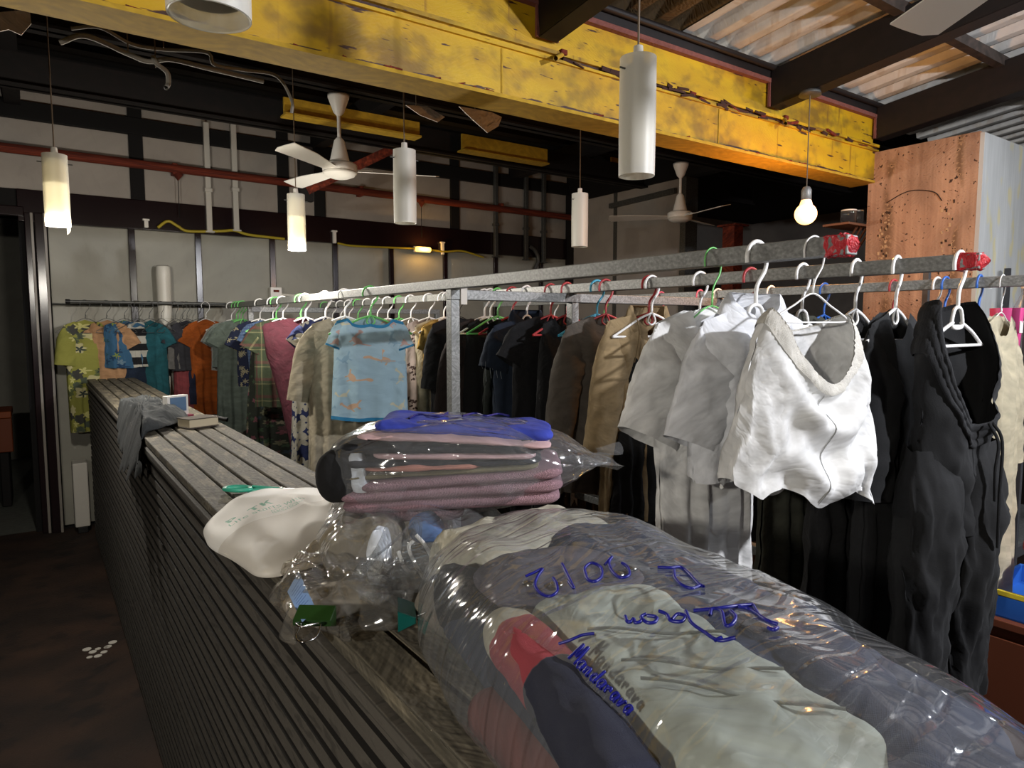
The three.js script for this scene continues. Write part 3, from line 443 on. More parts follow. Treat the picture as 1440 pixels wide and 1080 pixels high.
// ---------------------------------------------------------------- clothes rack frame
const RAIL = 1.76, RY = RAIL - .009, R1 = 1.35, R2 = 1.96, R3 = 2.95, ZE = -.745, ZP = -2.34;
{
  const t = thing('clothes_rack', 'galvanised square tube clothes rack with three parallel rails', 'clothes rack');
  const q = .02;
  mk('rail', boxAt(R1 - q, R1 + q, RAIL - q, RAIL + q, -6.1, ZE, .003), M.railSteel, t); mk('rail', boxAt(R2 - q, R2 + q, RAIL - q, RAIL + q, -5.6, ZE, .003), M.railSteel, t); mk('rail', boxAt(R3 - q, R3 + q, RAIL - q, RAIL + q, -4.6, .2, .003), M.railSteel, t);
  for (const z of [ZP, -5.4]) { mk('cross_bar', boxAt(R1 - q, R3 + q, RAIL - .062, RAIL - .022, z - q, z + q, .003), M.galv, t); for (const x of [R1, R3]) mk('post', boxAt(x - q, x + q, 0, RAIL - .062, z - q, z + q, .003), M.galv, t); mk('post', boxAt(R2 - q, R2 + q, 0, RAIL - .062, z - q, z + q, .003), M.galv, t); }
  mk('bracket_plate', boxAt(R1 + .022, R1 + .05, RAIL - .08, RAIL - .01, ZP + .02, ZP + .026), M.whiteDull, t);
  const tape = (x, z, y, s, len) => mk('red_tape', loft(24, 10, (u, v) => { const a = u * 6.283, c = Math.cos(a), w = Math.sin(a), e = .35, sp = (k) => Math.sign(k) * Math.pow(Math.abs(k), e); const k = v < .7 ? 1 : 1 - (v - .7) / .3 * .9, b = 1 + .22 * n3(c * 2, w * 2 + x, v * 5); return [x + s * sp(c) * k * b, y + s * sp(w) * k * b, z - .045 + v / .7 * len, u, v]; }, true), M.redTape, t);
  tape(R1, ZE - .005, RAIL, .0215, .045); tape(R2, ZE - .01, RAIL, .0215, .05);
  mk('lower_rail', boxAt(R2 - .016, R2 + .016, .83, .862, -2.3, -.86, .003), M.galv, t); mk('red_cap', boxAt(R2 - .021, R2 + .021, .822, .868, -.93, -.815, .004), M.redTape, t); mk('red_cap', boxAt(R2 - .012, R2 + .012, .835, .856, -.816, -.808, .002), std(0x7a1018, .5), t);
  mk('lower_post', boxAt(R2 - .016, R2 + .016, 0, .83, -1.9, -1.87), M.galv, t);
  mk('lower_strut', boxAt(R1, R2, .835, .857, -2.345, -2.325), M.galv, t);
}
{ // wall rack
  const a = meet('z', -6.1, 95, 421), t = thing('wall_rack', 'thin black and steel hanging rail fixed in front of the back wall', 'hanging rail', [0, 0, 0]);
  mk('rail', poly([[a.x, 1.775, -6.1], [1.33, 1.775, -6.1]], .012, 10), M.galvDull, t); mk('rail_end', cyl(.017, .017, .03, 12), M.black, t, [a.x, 1.775, -6.1], [0, 0, Math.PI / 2]);
  for (const x of [.45, 1.2]) mk('arm', poly([[x, 1.775, -6.1], [x, 1.775, WZ]], .009, 8), M.black, t);
  mk('mesh_rail', poly([[.12, 1.76, WZ + .05], [1.5, 1.76, WZ + .05]], .006, 6), M.galvDull, t);
}

// ---------------------------------------------------------------- hangers: hook over the rail, origin at the rail centre
const hangerGeo = {};
function hangerParts(kind) {
  if (hangerGeo[kind]) return hangerGeo[kind];
  const wire = kind !== 'thick' && kind !== 'plastic', small = kind === 'small wire', r = wire ? .0021 : .0048, w = small ? .12 : kind === 'thick' ? .17 : .2, y = small ? -.085 : -.105, dr = small ? .55 : 1, k = .0312 + r;
  const hook = tube([[-k * .96, -.012, 0], [-k, .006, 0], [-k * .72, k * .74, 0], [0, k * 1.04, 0], [k * .72, k * .74, 0], [k, .004, 0], [k * .85, -.026, 0], [k * .2, -.055, 0], [0, -.075, 0], [0, y, 0]], r, 40, 7);
  let body;
  if (wire) body = mergeGeometries([tube([[0, y, 0], [-w * .5, y - .045 * dr, 0], [-w, y - .095 * dr, 0], [-w * .9, y - .108 * dr, 0], [0, y - .11 * dr, 0], [w * .9, y - .108 * dr, 0], [w, y - .095 * dr, 0], [w * .5, y - .045 * dr, 0]], r, 60, 6, true), tube([[0, y + .03, .002], [.004, y + .02, -.002], [-.003, y + .01, .002], [0, y, 0]], r * 1.2, 16, 6)]);
  else if (kind === 'thick') body = mergeGeometries([tube([[0, y, 0], [-.024, y - .012, 0], [-.03, y - .05, 0], [.03, y - .05, 0], [.024, y - .012, 0]], r, 40, 8, true), poly([[-.03, y - .05, 0], [.03, y - .05, 0]], r, 8), tube([[-.028, y - .04, 0], [-.1, y - .065, 0], [-w, y - .1, 0]], r, 20, 8), tube([[.028, y - .04, 0], [.1, y - .065, 0], [w, y - .1, 0]], r, 20, 8), poly([[-w, y - .1, 0], [w, y - .1, 0]], r * .9, 8)]);
  else body = mergeGeometries([tube([[0, y, 0], [-.06, y - .02, 0], [-w * .7, y - .06, 0], [-w, y - .09, 0]], r, 24, 7), tube([[0, y, 0], [.06, y - .02, 0], [w * .7, y - .06, 0], [w, y - .09, 0]], r, 24, 7), poly([[-w, y - .09, 0], [w, y - .09, 0]], r, 7), tube([[0, y, 0], [-.02, y - .03, 0], [0, y - .045, 0], [.02, y - .03, 0]], r * .8, 20, 6, true)]);
  return hangerGeo[kind] = { hook, body };
}
const HCOL = { white: M.whiteWire, green: M.green, red: M.red, pink: M.pinkP, blue: M.blueP, cyan: M.cyanP, black: M.black, grey: M.galvDull };
function hanger(pos, turn, kind, color, what) {
  const t = thing('clothes_hanger', `${color} ${/wire/.test(kind) ? 'wire' : 'plastic'} hanger ${what}`, 'hanger', pos, turn, 'clothes hangers on the rails'), g = hangerParts(kind);
  mk('hook', g.hook, HCOL[color], t); mk('frame', g.body, HCOL[color], t); return t;
}

// ---------------------------------------------------------------- garments
// a hanging cloth tube, origin at the rail centre above it; pt(a, t, off) gives its surface
function torso(o) {
  const { w = .2, wh = .22, len = .62, d = .045, dh = .06, slope = .06, neck = .075, nf = .06, nb = .015, top = -.09, fold = .014, fk = 5, seed = 1, hem = () => 0, mid = 0, wr = .006 } = o;
  const pt = (a, t, off = 0) => {
    const c = Math.cos(a), s = Math.sin(a), xs = Math.sign(c) * Math.pow(Math.abs(c), .75), front = s > 0;
    const W = (o.widthAt ? o.widthAt(t) : lerp(w, wh, Math.pow(t, .8)) + mid * Math.sin(t * Math.PI)) + off, D = lerp(.012, lerp(d, dh, t), ss(0, .16, t)) + off;
    let x = W * xs; const xt = w * xs;
    let yt = -slope * Math.abs(xt) / w - (Math.abs(xs) > .96 ? .01 : 0);
    const nk = Math.max(0, 1 - Math.pow(xt / neck, 2)); yt -= (front ? nf : nb) * Math.sqrt(nk);
    const f = fold * Math.pow(t, .75), ph = x * fk * 6.283 / (2 * w) + seed * 1.7 + (front ? 0 : 2) + .8 * n3(x * 3, t * 2.2, seed);
    let z = D * s + f * Math.sin(ph) * Math.abs(s) + wr * fbm(x * 9, t * len * 7, seed * 3 + (front ? 0 : 5), 3) * ss(0, .1, t) * 2;
    x += f * .35 * Math.cos(ph * 1.3) * (1 - Math.abs(s)) ;
    const y = lerp(yt, -len + hem(xs, front) + .01 * n3(x * 5, seed, front ? 1 : 2), t);
    return [x, top + y, z];
  };
  const nu = o.nu || 72, nv = o.nv || 34;
  const geo = (t0 = 0, t1 = 1, off = 0, v = nv) => loft(nu, v, (u, q) => { const a = u * 6.2832 + Math.PI, p = pt(a, lerp(t0, t1, q), off); return [...p, u * (2 * (w + wh)), p[1]]; }, true);
  return { pt, geo };
}
function sleeve(o, side) {
  const { w = .2, slope = .06, top = -.09, seed = 1 } = o, { len = .2, r0 = .095, r1 = .075, a0 = 30, a1 = 62, th = .02, back = 0, crumple = .006 } = o.sleeve;
  const N = 20, path = []; let x = side * (w - .012), y = top - slope; for (let i = 0; i <= N; i++) { const a = lerp(a0, a1, Math.min(1, i / N * 2.2)) * RD; path.push([x, y, a]); x += side * Math.cos(a) * len / N; y -= Math.sin(a) * len / N; }
  const pt = (u, v, off = 0) => { const i = v * N, k = Math.min(N - 1, Math.floor(i)), f = i - k, p = path[k], q = path[k + 1], a = lerp(p[2], q[2], f), h = lerp(r0, r1, v) + off, ph = u * 6.2832; const nx = -side * Math.sin(a), ny = -Math.cos(a);
    const e = h * (1 - Math.cos(ph)) - off, zz = (lerp(.014, th, ss(0, .35, v)) + off) * Math.sin(ph) + crumple * 2 * fbm(v * len * 16 + seed, Math.cos(ph) * 1.2, Math.sin(ph) + side * 3, 3) + (o.sleeveZ || 0) * v;
    return [lerp(p[0], q[0], f) + nx * e, lerp(p[1], q[1], f) + ny * e, zz + back * v]; };
  const geo = (v0 = 0, v1 = 1, off = 0, nv = 22) => loft(30, nv, (u, v) => { const p = pt(u, lerp(v0, v1, v), off); return [...p, u * 2 * (r0 + r1), p[1]]; }, true);
  return { pt, geo };
}
function collarGeo(o, h = .045) { const { neck = .075, top = -.09, nf = .06 } = o; return loft(40, 8, (u, v) => { const a = lerp(.62 * Math.PI, 2.38 * Math.PI, u), rise = Math.sin(v * Math.PI) * h * .35, out = v * .035, k = neck + .004 + out + .004 * n3(u * 8, v, 3); const fr = Math.max(0, Math.sin(a)); return [Math.cos(a) * k, top + .012 - nf * fr * .9 + rise - v * .05, Math.sin(a) * (.022 + out * .8), u * .4, v * .1]; }); }
const COUNT = {};
function garment(s) {
  const m = s.m, o = { seed: (COUNT.n = (COUNT.n || 0) + 1), ...s.o };
  const turn = (s.turn || 0) * RD, t = thing(s.name, s.label, s.category, s.pos, turn, s.group);
  t.rotation.z = (s.tilt || 0) * RD; // the cloth leans a little on its hanger
  const b = torso(o); mk('body', b.geo(), m, t);
  if (o.sleeve) for (const k of [-1, 1]) { const sl = sleeve(o, k), me = mk('sleeve', sl.geo(), m, t); if (o.trim) mk('cuff', sl.geo(.93, 1, .0015, 2), o.trim, me); }
  if (o.trim) { mk('hem_band', b.geo(.965, 1, .0015, 2), o.trim, t); mk('neckband', b.geo(0, .03, .0015, 2), o.trim, t); }
  if (o.collar) mk('collar', collarGeo(o, o.collar), s.collarM || m, t);
  if (o.placket) { mk('placket', loft(3, 30, (u, v) => { const p = b.pt(Math.PI / 2 + (u - .5) * .12, lerp(.04, 1, v), .003); return [...p, u * .03, p[1]]; }), m, t); for (let k = 0; k < 6; k++) { const p = b.pt(Math.PI / 2, .1 + k * .14, .006); mk('button', cyl(.006, .006, .003, 10), o.placket, t, p, [Math.PI / 2, 0, 0]); } }
  if (o.pocket) mk('pocket', loft(8, 8, (u, v) => { const p = b.pt(lerp(.28, .42, u) * Math.PI, lerp(.22, .42, v), .004); return [...p, u * .1, p[1]]; }), m, t);
  if (o.overlay) mk('lower_panel', b.geo(o.overlay.t0, 1, .003, 20), o.overlay.m, t);
  if (s.hang) hanger(s.pos, turn + (s.hang[2] || 0), s.hang[0], s.hang[1], s.hangText || 'holding the ' + s.short);
  return t;
}
// place by the photograph column of the near (left) shoulder on a given rail
const onRail = (X, hw, px, py = 440) => V(X, RY, meet('x', X - hw, px, py).z);
const G1 = 'garments on the rail beside the counter', G2 = 'garments on the middle rail', G3 = 'garments on the far rail', GW = 'garments on the wall rack';
const tee = (q = {}) => ({ sleeve: { len: .17, r0: .1, r1: .08, a0: 28, a1: 60, th: .03 }, ...q });
const longS = (q = {}) => ({ sleeve: { len: .55, r0: .085, r1: .05, a0: 45, a1: 82, th: .035 }, ...q });

// rail beside the counter, far to near
const list1 = [
  [297, 'blouse', 'pale grey floral blouse bunched at the far end of the first rail', 'pale floral blouse', 'blouse', P.whitefloral, { w: .19, wh: .2, len: .42, ...tee() }, 'plastic', 'green'],
  [301, 'blouse', 'pale sage short blouse next to the long grey green dress', 'pale sage blouse', 'blouse', 0x7b8781, { w: .19, wh: .21, len: .4, ...tee() }, 'plastic', 'green'],
  [307, 'dress', 'long grey green dress under thin plastic', 'grey green dress', 'dress', 0x6a766d, { w: .18, wh: .2, len: .9, ...tee({ fold: .02 }) }, 'plastic', 'green'],
  [331, 'printed_top', 'navy top with small cream flowers behind the blue checked dress', 'small navy floral top', 'top', P.navysmall, { w: .17, wh: .18, len: .5, ...tee() }, 'plastic', 'white'],
  [343, 'checked_dress', 'blue checked dress with a bright blue gathered skirt', 'blue checked dress', 'dress', P.check, { w: .19, wh: .17, len: .72, fold: .02, sleeve: { len: .12, r0: .08, r1: .07 }, overlay: { t0: .6, m: 'bright' } }, 'plastic', 'white'],
  [358, 'plaid_shirt', 'green and maroon plaid shirt between blue and maroon clothes', 'plaid shirt', 'shirt', P.plaid, { w: .18, wh: .18, len: .6, ...tee() }, 'plastic', 'white'],
  [356, 'floral_dress', 'long dark dress with tiny mixed flowers reaching the counter top', 'dark floral dress', 'dress', P.darkfloral, { w: .15, wh: .24, len: 1.08, fold: .022, nf: .1 }, 'plastic', 'green'],
  [370, 'maroon_jumpsuit', 'maroon wide shouldered jumpsuit narrowing to the hem', 'maroon jumpsuit', 'jumpsuit', 0x481422, { w: .25, len: .98, fold: .012, widthAt: (t) => t < .2 ? lerp(.25, .23, t / .2) : lerp(.23, .06, Math.pow((t - .2) / .8, .8)) }, 'plastic', 'white'],
  [418, 'leaf_dress', 'navy dress with large white leaves', 'navy leaf dress', 'dress', P.navyleaf, { w: .16, wh: .24, len: 1.1, fold: .018, sleeve: { len: .12, r0: .1, r1: .09, a0: 20, a1: 50 } }, 'plastic', 'white'],
  [438, 'linen_shirt', 'long beige linen shirt left of the pale blue shirt', 'beige linen shirt', 'shirt', 0xb3a890, { w: .18, wh: .2, len: .86, fold: .016, sleeve: { len: .42, r0: .075, r1: .055, a0: 40, a1: 80, th: .03 } }, 'plastic', 'white'],
  [572, 'spotted_dress', 'dusty pink dress with a dark brown print', 'spotted pink dress', 'dress', P.pinkprint, { w: .15, wh: .17, len: .8, fold: .02 }, 'plastic', 'white'],
  [583, 'cream_dress', 'cream dress hanging behind the yellow shirt', 'cream dress', 'dress', 0xb9ae92, { w: .19, wh: .18, len: .84, fold: .018 }, 'plastic', 'white'],
  [590, 'yellow_shirt', 'mustard yellow short sleeve shirt next to the black shirt', 'yellow shirt', 'shirt', 0xc9a254, { w: .18, wh: .18, len: .4, sleeve: { len: .14, r0: .09, r1: .08, a0: 50, a1: 75 } }, 'plastic', 'white'],
  [604, 'black_shirt', 'black long sleeve shirt just left of the rack post', 'black long sleeve shirt', 'shirt', 0x131315, { w: .19, wh: .19, len: .7, sleeve: { len: .36, r0: .08, r1: .07, a0: 55, a1: 84, th: .04 } }, 'wire', 'black'],
];
for (const [px, name, label, short, cat, col, o, hk, hc] of list1) {
  if (o.overlay) o.overlay.m = cloth(0x2a4c96);
  garment({ name, label, short, category: cat, group: G1, pos: onRail(/spotted|cream|yellow|black/.test(name) ? R2 : R1, o.w, px), m: typeof col === 'number' ? cloth(col) : printed(col), o, hang: [hk, hc], turn: (rnd() - .5) * 16, tilt: (rnd() - .5) * 3 });
}
// more pale clothes crowding the far end and the middle rail behind
[[428, R2, 0xa9aca2, .55], [438, R2, 0x9aa59c, .6], [449, R2, 0xb0aca0, .6], [460, R2, 0x8fa09a, .55], [472, R2, 0xb5b0a6, .6], [485, R2, 0x9a9d94, .5], [498, R2, 0xb7b2a4, .7], [512, R2, 0xa5a79c, .6], [527, R2, 0xc4bdb0, .6], [543, R2, 0xb9b09c, .7]].forEach(([px, X, c, len], i) => {
  const words = ['stone grey', 'pale sage', 'oatmeal', 'grey green', 'light sand', 'pewter', 'oyster', 'pale olive', 'off white', 'ecru', 'dark brown'][i];
  garment({ name: 'back_row_shirt', label: `${words} shirt on the middle rail behind the first row of clothes`, short: `${words} shirt on the middle rail`, category: 'shirt', group: G2, pos: onRail(X, .17, px), m: cloth(c), o: { w: .17, wh: .18, len, ...tee({ nu: 48, nv: 20 }) }, hang: ['plastic', i % 4 === 0 ? 'green' : 'white'], turn: (rnd() - .5) * 10 });
});
// pale blue jersey shirt turned towards the counter
garment({ name: 'jersey_shirt', label: 'pale blue jersey shirt with small animals and bright blue edging', short: 'pale blue animal print shirt', category: 'shirt', group: G1, pos: V(R1, RY, meet('x', R1, 521, 430).z), m: printed(P.creatures, 0xf4f4f4), turn: -22, tilt: -1, o: { w: .165, wh: .185, len: .53, slope: .045, neck: .1, nf: .055, nb: .02, fold: .006, dh: .03, fk: 3, trim: std(0x2f86b4, .9, { map: T.mottle }), sleeve: { len: .13, r0: .075, r1: .065, a0: 40, a1: 70, th: .025 } }, hang: ['plastic', 'green'] });

// middle rail, post to near end
const denim = cloth(0x1d2a3c, { bumpMap: T.weave, bumpScale: .001 }), jacketGrey = cloth(0x5d564e), khaki = cloth(0xa08a66);
const list2 = [
  [640, 'brown_tunic', 'dark brown long top right of the rack post', 'dark brown top', 'top', cloth(0x2b211e), { w: .18, wh: .18, len: .8, ...longS() }, 'plastic', 'white'],
  [655, 'black_vest', 'black vest top on a white hanger right of the post', 'black vest top', 'top', cloth(0x0f0f11), { w: .15, wh: .18, len: .85, nf: .1 }, 'plastic', 'white'],
  [690, 'denim_jacket', 'dark denim jacket with frayed short sleeves', 'frayed denim jacket', 'jacket', denim, { w: .21, wh: .2, len: .5, slope: .07, collar: .05, placket: M.whiteDull, pocket: true, sleeve: { len: .2, r0: .1, r1: .09, a0: 42, a1: 72, th: .045 } }, 'thick', 'white'],
  [685, 'grey_dress', 'charcoal green dress below the denim jacket', 'charcoal green dress', 'dress', cloth(0x2c322d), { w: .15, wh: .2, len: 1.0, fold: .02 }, 'plastic', 'red'],
  [722, 'black_tee', 'black short sleeve shirt with a small white tag on a red hanger', 'black tagged shirt', 'shirt', cloth(0x101013), { w: .21, wh: .22, len: .95, ...tee({ fold: .01 }) }, 'plastic', 'red'],
  [760, 'black_trousers', 'plain black garment hanging between denim and grey jackets', 'plain black garment', 'trousers', cloth(0x0d0d10), { w: .15, wh: .2, len: 1.0 }, 'plastic', 'red'],
  [797, 'grey_jacket', 'brown grey jacket with long sleeves', 'brown grey jacket', 'jacket', jacketGrey, { w: .21, wh: .22, len: .75, slope: .07, fold: .02, placket: M.black, sleeve: { len: .52, r0: .085, r1: .06, a0: 58, a1: 80, th: .05, back: .03 } }, 'plastic', 'red'],
  [856, 'khaki_coat', 'khaki coat with an open collar and dangling thread', 'khaki coat', 'coat', khaki, { w: .21, wh: .22, len: .82, slope: .05, nf: .1, fold: .024, collar: .06, sleeve: { len: .5, r0: .085, r1: .06, a0: 62, a1: 80, th: .05, back: .03 } }, 'plastic', 'red'],
  [885, 'black_skirt', 'black knee length skirt hidden under the white sleeves', 'black skirt', 'skirt', cloth(0x0d0d0f), { w: .12, wh: .22, len: .8, top: -.2, fold: .02 }, 'plastic', 'white'],
];
const placed = {};
for (const [px, name, label, short, cat, m, o, hk, hc] of list2) placed[name] = garment({ name, label, short, category: cat, group: G2, pos: onRail(R2, o.w, px), m, o, hang: [hk, hc], turn: (rnd() - .5) * 10 });
{ // frayed threads on the denim sleeves, thread on the coat
  const t = placed.denim_jacket; for (let i = 0; i < 6; i++) { const x = -.3 + i * .02 + rnd() * .016, y = -.3 - rnd() * .04, l = .03 + rnd() * rnd() * .1; mk('thread', tube([[x, y, .03], [x - .006, y - l * .5, .036], [x + .004, y - l, .032]], .0009, 8, 4), std(0x9aa4ac, .9), t); }
  mk('thread', tube([[-.1, -.13, .05], [-.105, -.18, .07], [-.12, -.25, .075], [-.13, -.29, .075]], .002, 14, 5), std(0x6f5d40, .9), placed.khaki_coat);
}
// ---- white clothes at the near end of the first rail
const whiteCotton = cloth(0xf4f4f2, { bumpScale: .003 }), whiteShirtM = cloth(0xf0f2f6, { bumpScale: .003 });
garment({ name: 'white_dress', label: 'long white cotton dress with short sleeves and soft pleats', short: 'long white dress', category: 'dress', group: G1, pos: V(R1, RY, meet('x', R1, 1003, 362).z), m: whiteCotton, turn: 4, o: { w: .215, wh: .17, len: 1.05, slope: .06, neck: .085, nf: .09, fold: .018, fk: 7, mid: -.01, sleeve: { len: .25, r0: .105, r1: .1, a0: 50, a1: 66, th: .045 } }, hang: ['wire', 'green'] });
garment({ name: 'white_shirt', label: 'white woven short sleeve shirt on a thick hanger beside the gathered shorts', short: 'white woven shirt', category: 'shirt', group: G1, pos: V(R1, RY, meet('x', R1, 1065, 352).z), m: whiteShirtM, turn: 0, o: { w: .19, wh: .2, len: .4, slope: .055, neck: .085, nf: .06, fold: .012, collar: .03, sleeve: { len: .26, r0: .1, r1: .085, a0: 50, a1: 70, th: .04 } }, hang: ['thick', 'white'] });
{ // gathered shorts with elastic waist slung on a wire hanger
  const z = meet('x', R1, 1146, 340).z, t = thing('white_shorts', 'crumpled white shorts slung by their gathered elastic waist', 'shorts', [R1, RY, z], -4 * RD, G1);
  const W = (k) => lerp(.122, .235, Math.pow(Math.max(0, k), .55));
  const pt = (a, k, off = 0) => { // cloth tube whose front edge sags
    const c = Math.cos(a), s = Math.sin(a), xs = Math.sign(c) * Math.pow(Math.abs(c), .85), fr = Math.max(0, s), x0 = W(k) * xs + off * c - .018 * k;
    const sag = s > 0 ? (.15 * Math.pow(Math.max(0, 1 - xs * xs), .8)) : .04 * (1 - xs * xs), yt = -.125 - .006 * c - sag;
    const leg = -.02 * Math.cos(xs * 6.6 + .4) - .03 * xs, yb = -.51 + leg + (Math.abs(xs) > .8 ? .05 * (Math.abs(xs) - .8) / .2 : 0);
    const rays = Math.sin(a * 11 + 2.2 * n3(c * 2, k * 2, 3)) * .017 * k * (1 - .3 * k), drape = s > 0 ? .016 * Math.sin((k * 5.5 - (1 - xs * xs) * 1.4) * 2.4) * 1.8 * (1 - .7 * k) * (1 - xs * xs) * ss(.05, .2, k) : 0;
    const y = lerp(yt, yb, k), z = s * (lerp(.055, .075, Math.sin(k * 2.2)) + off) + rays * Math.abs(s) + drape + .01 * fbm(x0 * 9, y * 8, s > 0 ? 2 : 6, 3);
    return [x0 + rays * .4 * (1 - Math.abs(s)), y, z];
  };
  const g = (k0, k1, off, nv, extra = () => 0) => loft(150, nv, (u, v) => { const a = u * 6.2832 + Math.PI, k = lerp(k0, k1, v), p = pt(a, k, off + extra(u, v)); return [...p, u * .9, p[1]]; }, true);
  mk('body', g(.0, 1, 0, 60), whiteCotton, t); mk('elastic_waistband', g(-.01, .085, .003, 10, (u, v) => .0025 * Math.sin(u * 520) * (.6 + .4 * Math.sin(v * 12))), cloth(0xdedad0, { bumpMap: T.weave, bumpScale: .002 }), t);
  mk('hem_ruffle', g(.965, 1, .002, 3), whiteCotton, t); mk('crotch_seam', tube(Array.from({ length: 12 }, (_, i) => pt(Math.PI / 2 + .1, .1 + .08 * i, .0012)), .001, 40, 5), whiteCotton, t);
  hanger([R1, RY, z], -4 * RD, 'small wire', 'white', 'stretching the gathered white shorts');
}
// ---- black clothes on the middle rail
const blackJersey = cloth(0x111214, { bumpMap: T.weave, bumpScale: .0006 }), zR2 = (px) => meet('x', R2, px, 380).z;
garment({ name: 'olive_top', label: 'dark olive knit top behind the wire hanger of the white shorts', short: 'dark olive top', category: 'top', group: G2, pos: V(R2, RY, zR2(1130)), m: cloth(0x3d3e34), o: { w: .16, wh: .18, len: 1.0, nf: .1 }, hang: ['thick', 'white'] });
garment({ name: 'black_wrap', label: 'long black wrap skirt behind the white shorts', short: 'long black wrap skirt', category: 'skirt', group: G2, pos: V(R2, RY, zR2(1205)), m: cloth(0x101012), turn: 6, o: { w: .17, wh: .24, len: 1.1, nf: .12, neck: .1, fold: .02 }, hang: ['plastic', 'white'] });
garment({ name: 'black_coat', label: 'black sweatshirt with a wide sleeve beside the black track trousers', short: 'black sweatshirt', category: 'sweatshirt', group: G2, pos: V(R2, RY, zR2(1262)), m: blackJersey, turn: 8, o: { w: .19, wh: .17, len: 1.0, slope: .06, nf: .1, fold: .02, sleeve: { len: .46, r0: .1, r1: .08, a0: 62, a1: 84, th: .07 } }, hang: ['plastic', 'white'] });
{ // track trousers with a wide ribbed waist gaping open, two legs and cords
  const z = zR2(1350), t = thing('track_trousers', 'black track trousers with an open ribbed waist and hanging cords', 'trousers', [R2, RY, z], 2 * RD, G2);
  const W = (k) => k < .22 ? lerp(.11, .2, Math.pow(Math.max(0, k / .22), .7)) : lerp(.2, .155, (k - .22) / .78);
  const top = (xs, s) => s > 0 ? -.1 - .31 * Math.pow(Math.max(0, 1 - xs * xs), .75) : -.1 - .02 * (1 - xs * xs);
  const pt = (a, k, off = 0) => { const c = Math.cos(a), s = Math.sin(a), xs = Math.sign(c) * Math.pow(Math.abs(c), .8), yt = top(xs, s), y = lerp(yt, -.7, k), kk = Math.min(1, (-.1 - y) / .6); const x = (W(kk) + off) * xs + .02 * kk; const f = fbm(x * 7, y * 6, s > 0 ? 3 : 8, 3); return [x, y, s * (lerp(.06, .045, k) + off) + .02 * f * ss(.1, .5, kk) + .012 * Math.sin(x * 40 + y * 18) * kk]; };
  const g = (k0, k1, off, nv, ex = () => 0) => loft(120, nv, (u, v) => { const a = u * 6.2832 + Math.PI, p = pt(a, lerp(k0, k1, v), off + ex(u, v)); return [...p, u * .8, p[1]]; }, true);
  mk('seat', g(0, 1, 0, 40), blackJersey, t);
  mk('ribbed_waistband', g(-.02, .2, .004, 26, (u, v) => .0055 * Math.pow(Math.abs(Math.sin(v * Math.PI * 3)), .5) + .0016 * Math.sin(u * 330)), cloth(0x141518, { bumpMap: T.weave, bumpScale: .002 }), t);
  for (const sd of [-1, 1]) mk('leg', loft(60, 40, (u, v) => { const a = u * 6.2832, c = Math.cos(a), s = Math.sin(a), y = -.46 - v * .74, w = lerp(.1, sd < 0 ? .097 : .09, v) + .016 * ss(0, .2, v) * (1 - v), cx = .02 + sd * (.1 + .012 * v) , f = fbm(c * 1.3 + sd * 4, v * 3.2, s * 1.3, 3); return [cx + w * c * (1 + .1 * f), y + .012 * f, s * (.06 + .014 * Math.sin(v * 5)) * lerp(.7, 1, ss(0, .15, v)) + .03 * f * ss(0, .3, v) + sd * .014, u * .4, y]; }, true), blackJersey, t);
  for (const [x, l, q] of [[.02, .2, .0], [.045, .33, .015]]) mk('drawstring', tube([[x, -.4, .078], [x + .005, -.45, .1], [x - .006 + q, -.4 - l * .6, .1], [x + .01 + q, -.4 - l, .098]], .004, 24, 6), cloth(0x191a1d), t);
  mk('tag', box(.018, .008, .002), std(0xd8d83a, .6), t, [.05, -.38, -.02]);
  hanger([R2, RY, z], 2 * RD, 'thick', 'white', 'inside the open waist of the black track trousers');
}
// ---- far rail behind: maroon camisole, brown velvet, white skirt, cream cardigan
const zR3 = (px) => meet('x', R3, px, 405).z;
garment({ name: 'maroon_camisole', label: 'dark maroon top showing between black clothes', short: 'maroon top', category: 'top', group: G3, pos: V(R3, RY, zR3(1257)), m: cloth(0x4a2230), o: { w: .14, wh: .16, len: .7, nf: .1 }, hang: ['plastic', 'red'] });
garment({ name: 'velvet_dress', label: 'brown velvet dress seen between the black legs', short: 'brown velvet dress', category: 'dress', group: G3, pos: V(R3, RY, zR3(1330)), m: std(0x3e2c1e, .7, { map: T.mottle }), o: { w: .17, wh: .3, len: 1.05, fold: .03 }, hang: ['plastic', 'blue'] });
garment({ name: 'white_skirt', label: 'white skirt with a scalloped edge below the velvet dress', short: 'white scalloped skirt', category: 'skirt', group: G3, pos: V(R3, RY, zR3(1318)), m: whiteCotton, o: { w: .12, wh: .16, len: 1.5, fold: .025, hem: (x) => .02 * Math.sin(x * 30) }, hang: ['plastic', 'white'] });
garment({ name: 'cream_cardigan', label: 'cream knitted cardigan behind the black track trousers', short: 'cream cardigan', category: 'cardigan', group: G3, pos: V(R3, RY, zR3(1410)), m: cloth(0xd8ccac, { bumpMap: T.waffle, bumpScale: .002 }), turn: 4, o: { w: .17, wh: .18, len: 1.35, nf: .1, fold: .02, sleeve: { len: .55, r0: .08, r1: .06, a0: 60, a1: 84, th: .04 } }, hang: ['wire', 'white'] });
